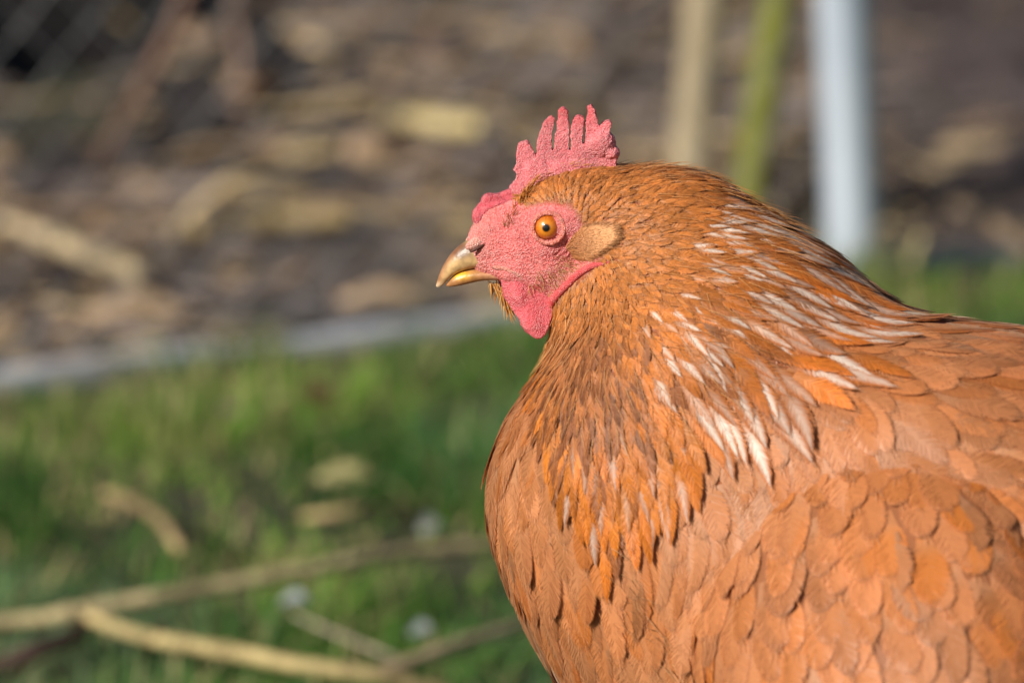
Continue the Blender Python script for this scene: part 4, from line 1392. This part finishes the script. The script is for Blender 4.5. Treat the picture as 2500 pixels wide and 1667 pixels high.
stalk("bent_straw", [on(255, 1205, 0.02), on(305, 1218, 0.026), on(360, 1245, 0.028), on(405, 1285, 0.028), on(440, 1345, 0.022)], [0.00253, 0.00347, 0.00361, 0.00347, 0.00289], (0.42, 0.31, 0.16), "short bent straw arching over the grass at the left", "straw")
stalk("dark_stick", [on(-40, 1640, 0.01), on(60, 1600, 0.018), on(150, 1565, 0.02), on(215, 1530, 0.02)], [0.00506, 0.00542, 0.00506, 0.00361], (0.085, 0.055, 0.045), "dark brown stick in the grass below the stalks' crossing", "stick")
stalk("grass_stem", [on(720, 1500, 0.02), on(830, 1550, 0.024), on(980, 1610, 0.02)], [0.00130, 0.00130, 0.00101], (0.42, 0.36, 0.26), "thin pale grass stem lying between the two yellow stalks", "stem")
stalk("grass_stem", [on(740, 1262, 0.02), on(850, 1248, 0.026), on(985, 1232, 0.02)], [0.00217, 0.00253, 0.00217], (0.36, 0.27, 0.14), "faded brown grass stem lying level in the grass above the long stalk", "stem")
def leaf(name, c, ang, L, W, curl, tint, label, cat, lift=0.3, vein=True):
    rows = []
    nx = 9
    d = np.array([math.cos(ang), math.sin(ang), 0]); sd_ = np.array([-math.sin(ang), math.cos(ang), 0.35]); sd_ = norm(sd_)
    up = np.cross(d, sd_)
    V = []
    for k in range(nx):
        v = k / (nx - 1)
        hw = W * 0.5 * (math.sin(math.pi * min(v * 0.94 + 0.03, 1)) ** 0.8)
        for j in range(-3, 4):
            u = j / 3
            V.append(d * L * (v - 0.5) + sd_ * hw * u + up * (curl * L * (0.25 - (v - 0.5) ** 2) + lift * hw * u * u + 0.03 * L * math.sin(7 * v + 3 * u)))
    F = [(k * 7 + j, k * 7 + j + 1, k * 7 + j + 8, k * 7 + j + 7) for k in range(nx - 1) for j in range(6)]
    V = np.array(V)
    me = mesh_np(name, V, np.array(F), True, tint=np.clip(np.tile(np.array(tint), (len(V), 1)) * (1 + 0.2 * vnoise(V, 0.008, 1))[:, None], 0, 1))
    o = link_w(name, me, M_LIT, label, cat)
    o.location = c
    Vv, Fv, _ = tube_pts([-d * L * 0.62 + up * curl * L * -0.05, -d * L * 0.2 + up * curl * L * 0.2, d * L * 0.2 + up * curl * L * 0.2, d * L * 0.45], [W * 0.03, W * 0.028, W * 0.02, W * 0.008], 8, 3)
    link("midrib", mesh_np("midrib", Vv + up * 0.0005, Fv, True, tint=np.tile(np.array(tint) * 0.8, (len(Vv), 1))), M_LIT, o)
    return o
leaf("dead_leaf", on(782, 968, 0.03), 0.9, 0.024, 0.020, 0.25, (0.11, 0.035, 0.03), "dark red brown dead leaf upright in the grass near the board", "leaf")
leaf("dead_leaf", on(558, 1000, 0.028), 1.4, 0.022, 0.014, 0.3, (0.30, 0.22, 0.17), "greyish tan dead leaf upright in the grass near the board", "leaf")
leaf("dead_leaf", on(840, 1165, 0.034), 0.3, 0.034, 0.016, 0.25, (0.38, 0.34, 0.16), "pale yellow dead leaf lying on top of the grass", "leaf")
leaf("dead_leaf", on(552, 682, 0.02, True), 1.3, 0.030, 0.028, 0.3, (0.52, 0.37, 0.24), "round pale tan dead leaf on the soil in front of the beak", "leaf")
leaf("dead_leaf", on(925, 735, 0.018, True), 0.1, 0.055, 0.026, 0.2, (0.44, 0.31, 0.19), "long tan dead leaf on the soil below the beak", "leaf")
leaf("dead_leaf", on(1065, 135, 0.03, True), 0.8, 0.036, 0.030, 0.3, (0.36, 0.24, 0.18), "pinkish tan dead leaf on the soil, up and left of the comb", "leaf")
leaf("dead_leaf", on(610, 215, 0.03, True), 0.5, 0.045, 0.034, 0.3, (0.34, 0.22, 0.14), "orange tan dead leaf on the shade-tinted soil right of the leaning stem", "leaf")
leaf("dead_leaf", on(330, 765, 0.016, True), 0.2, 0.07, 0.03, 0.2, (0.44, 0.32, 0.21), "large tan dead leaf on the soil just behind the board", "leaf")
leaf("white_feather", on(1052, 1295, 0.038), 0.9, 0.019, 0.013, 0.5, (0.46, 0.46, 0.41), "small white feather caught in grass above the long stalk", "feather", 0.8)
leaf("white_feather", on(720, 1472, 0.034), 0.2, 0.015, 0.009, 0.4, (0.38, 0.41, 0.44), "tiny bluish white feather in grass under the long stalk", "feather", 0.8)
leaf("white_feather", on(1030, 1548, 0.03), 0.4, 0.014, 0.010, 0.4, (0.30, 0.34, 0.34), "tiny greyish white feather in grass above the brown stalk", "feather", 0.8)

# ------------------------------------------------------------------ grass
ng = 190000
gx = rng.uniform(-1.7, 1.9, ng); gy = rng.uniform(-1.1, 2.5, ng)
nr = 85000
gx[:nr] = rng.uniform(-1.0, 1.1, nr); gy[:nr] = rng.uniform(0.1, 2.1, nr)
P = np.stack([gx, gy, np.full(ng, -0.004)], -1)
tb = (P - bA) @ bnor
cl = vnoise(P, 0.055, 0); c2 = vnoise(P, 0.16, 1); c3 = vnoise(P, 0.09, 2)
keep = (tb < -0.012) & (rng.uniform(0, 1, ng) < np.clip(0.72 + 0.4 * cl, 0.3, 1))
P = P[keep]; n = len(P); cl = cl[keep]; c2 = c2[keep]; c3 = c3[keep]
H = np.clip(0.023 + 0.012 * np.clip(cl, 0, 2) * sstep((P - bA) @ bnor, -0.06, -0.015) + 0.011 * cl + 0.008 * c2 + rng.normal(0, 0.008, n), 0.010, 0.075)
az = rng.uniform(0, 6.28, n); lean = np.abs(rng.normal(1.1, 0.8, n))
d0 = np.stack([np.cos(az), np.sin(az), 0 * az], -1)
sd_ = np.stack([-np.sin(az), np.cos(az), 0 * az], -1)
wd = rng.uniform(0.0016, 0.0034, n)
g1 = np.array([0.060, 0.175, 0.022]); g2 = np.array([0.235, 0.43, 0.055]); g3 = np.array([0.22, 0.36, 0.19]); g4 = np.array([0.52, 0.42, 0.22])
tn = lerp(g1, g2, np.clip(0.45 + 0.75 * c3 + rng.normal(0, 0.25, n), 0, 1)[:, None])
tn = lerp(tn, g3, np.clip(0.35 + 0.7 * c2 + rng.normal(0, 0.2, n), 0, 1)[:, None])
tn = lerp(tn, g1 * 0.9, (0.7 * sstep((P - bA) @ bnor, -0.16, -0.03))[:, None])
tn = lerp(tn, g4, ((rng.uniform(0, 1, n) < 0.13 + 0.25 * sstep(c3 - c2, 0.3, 1.3)) * 0.85)[:, None])
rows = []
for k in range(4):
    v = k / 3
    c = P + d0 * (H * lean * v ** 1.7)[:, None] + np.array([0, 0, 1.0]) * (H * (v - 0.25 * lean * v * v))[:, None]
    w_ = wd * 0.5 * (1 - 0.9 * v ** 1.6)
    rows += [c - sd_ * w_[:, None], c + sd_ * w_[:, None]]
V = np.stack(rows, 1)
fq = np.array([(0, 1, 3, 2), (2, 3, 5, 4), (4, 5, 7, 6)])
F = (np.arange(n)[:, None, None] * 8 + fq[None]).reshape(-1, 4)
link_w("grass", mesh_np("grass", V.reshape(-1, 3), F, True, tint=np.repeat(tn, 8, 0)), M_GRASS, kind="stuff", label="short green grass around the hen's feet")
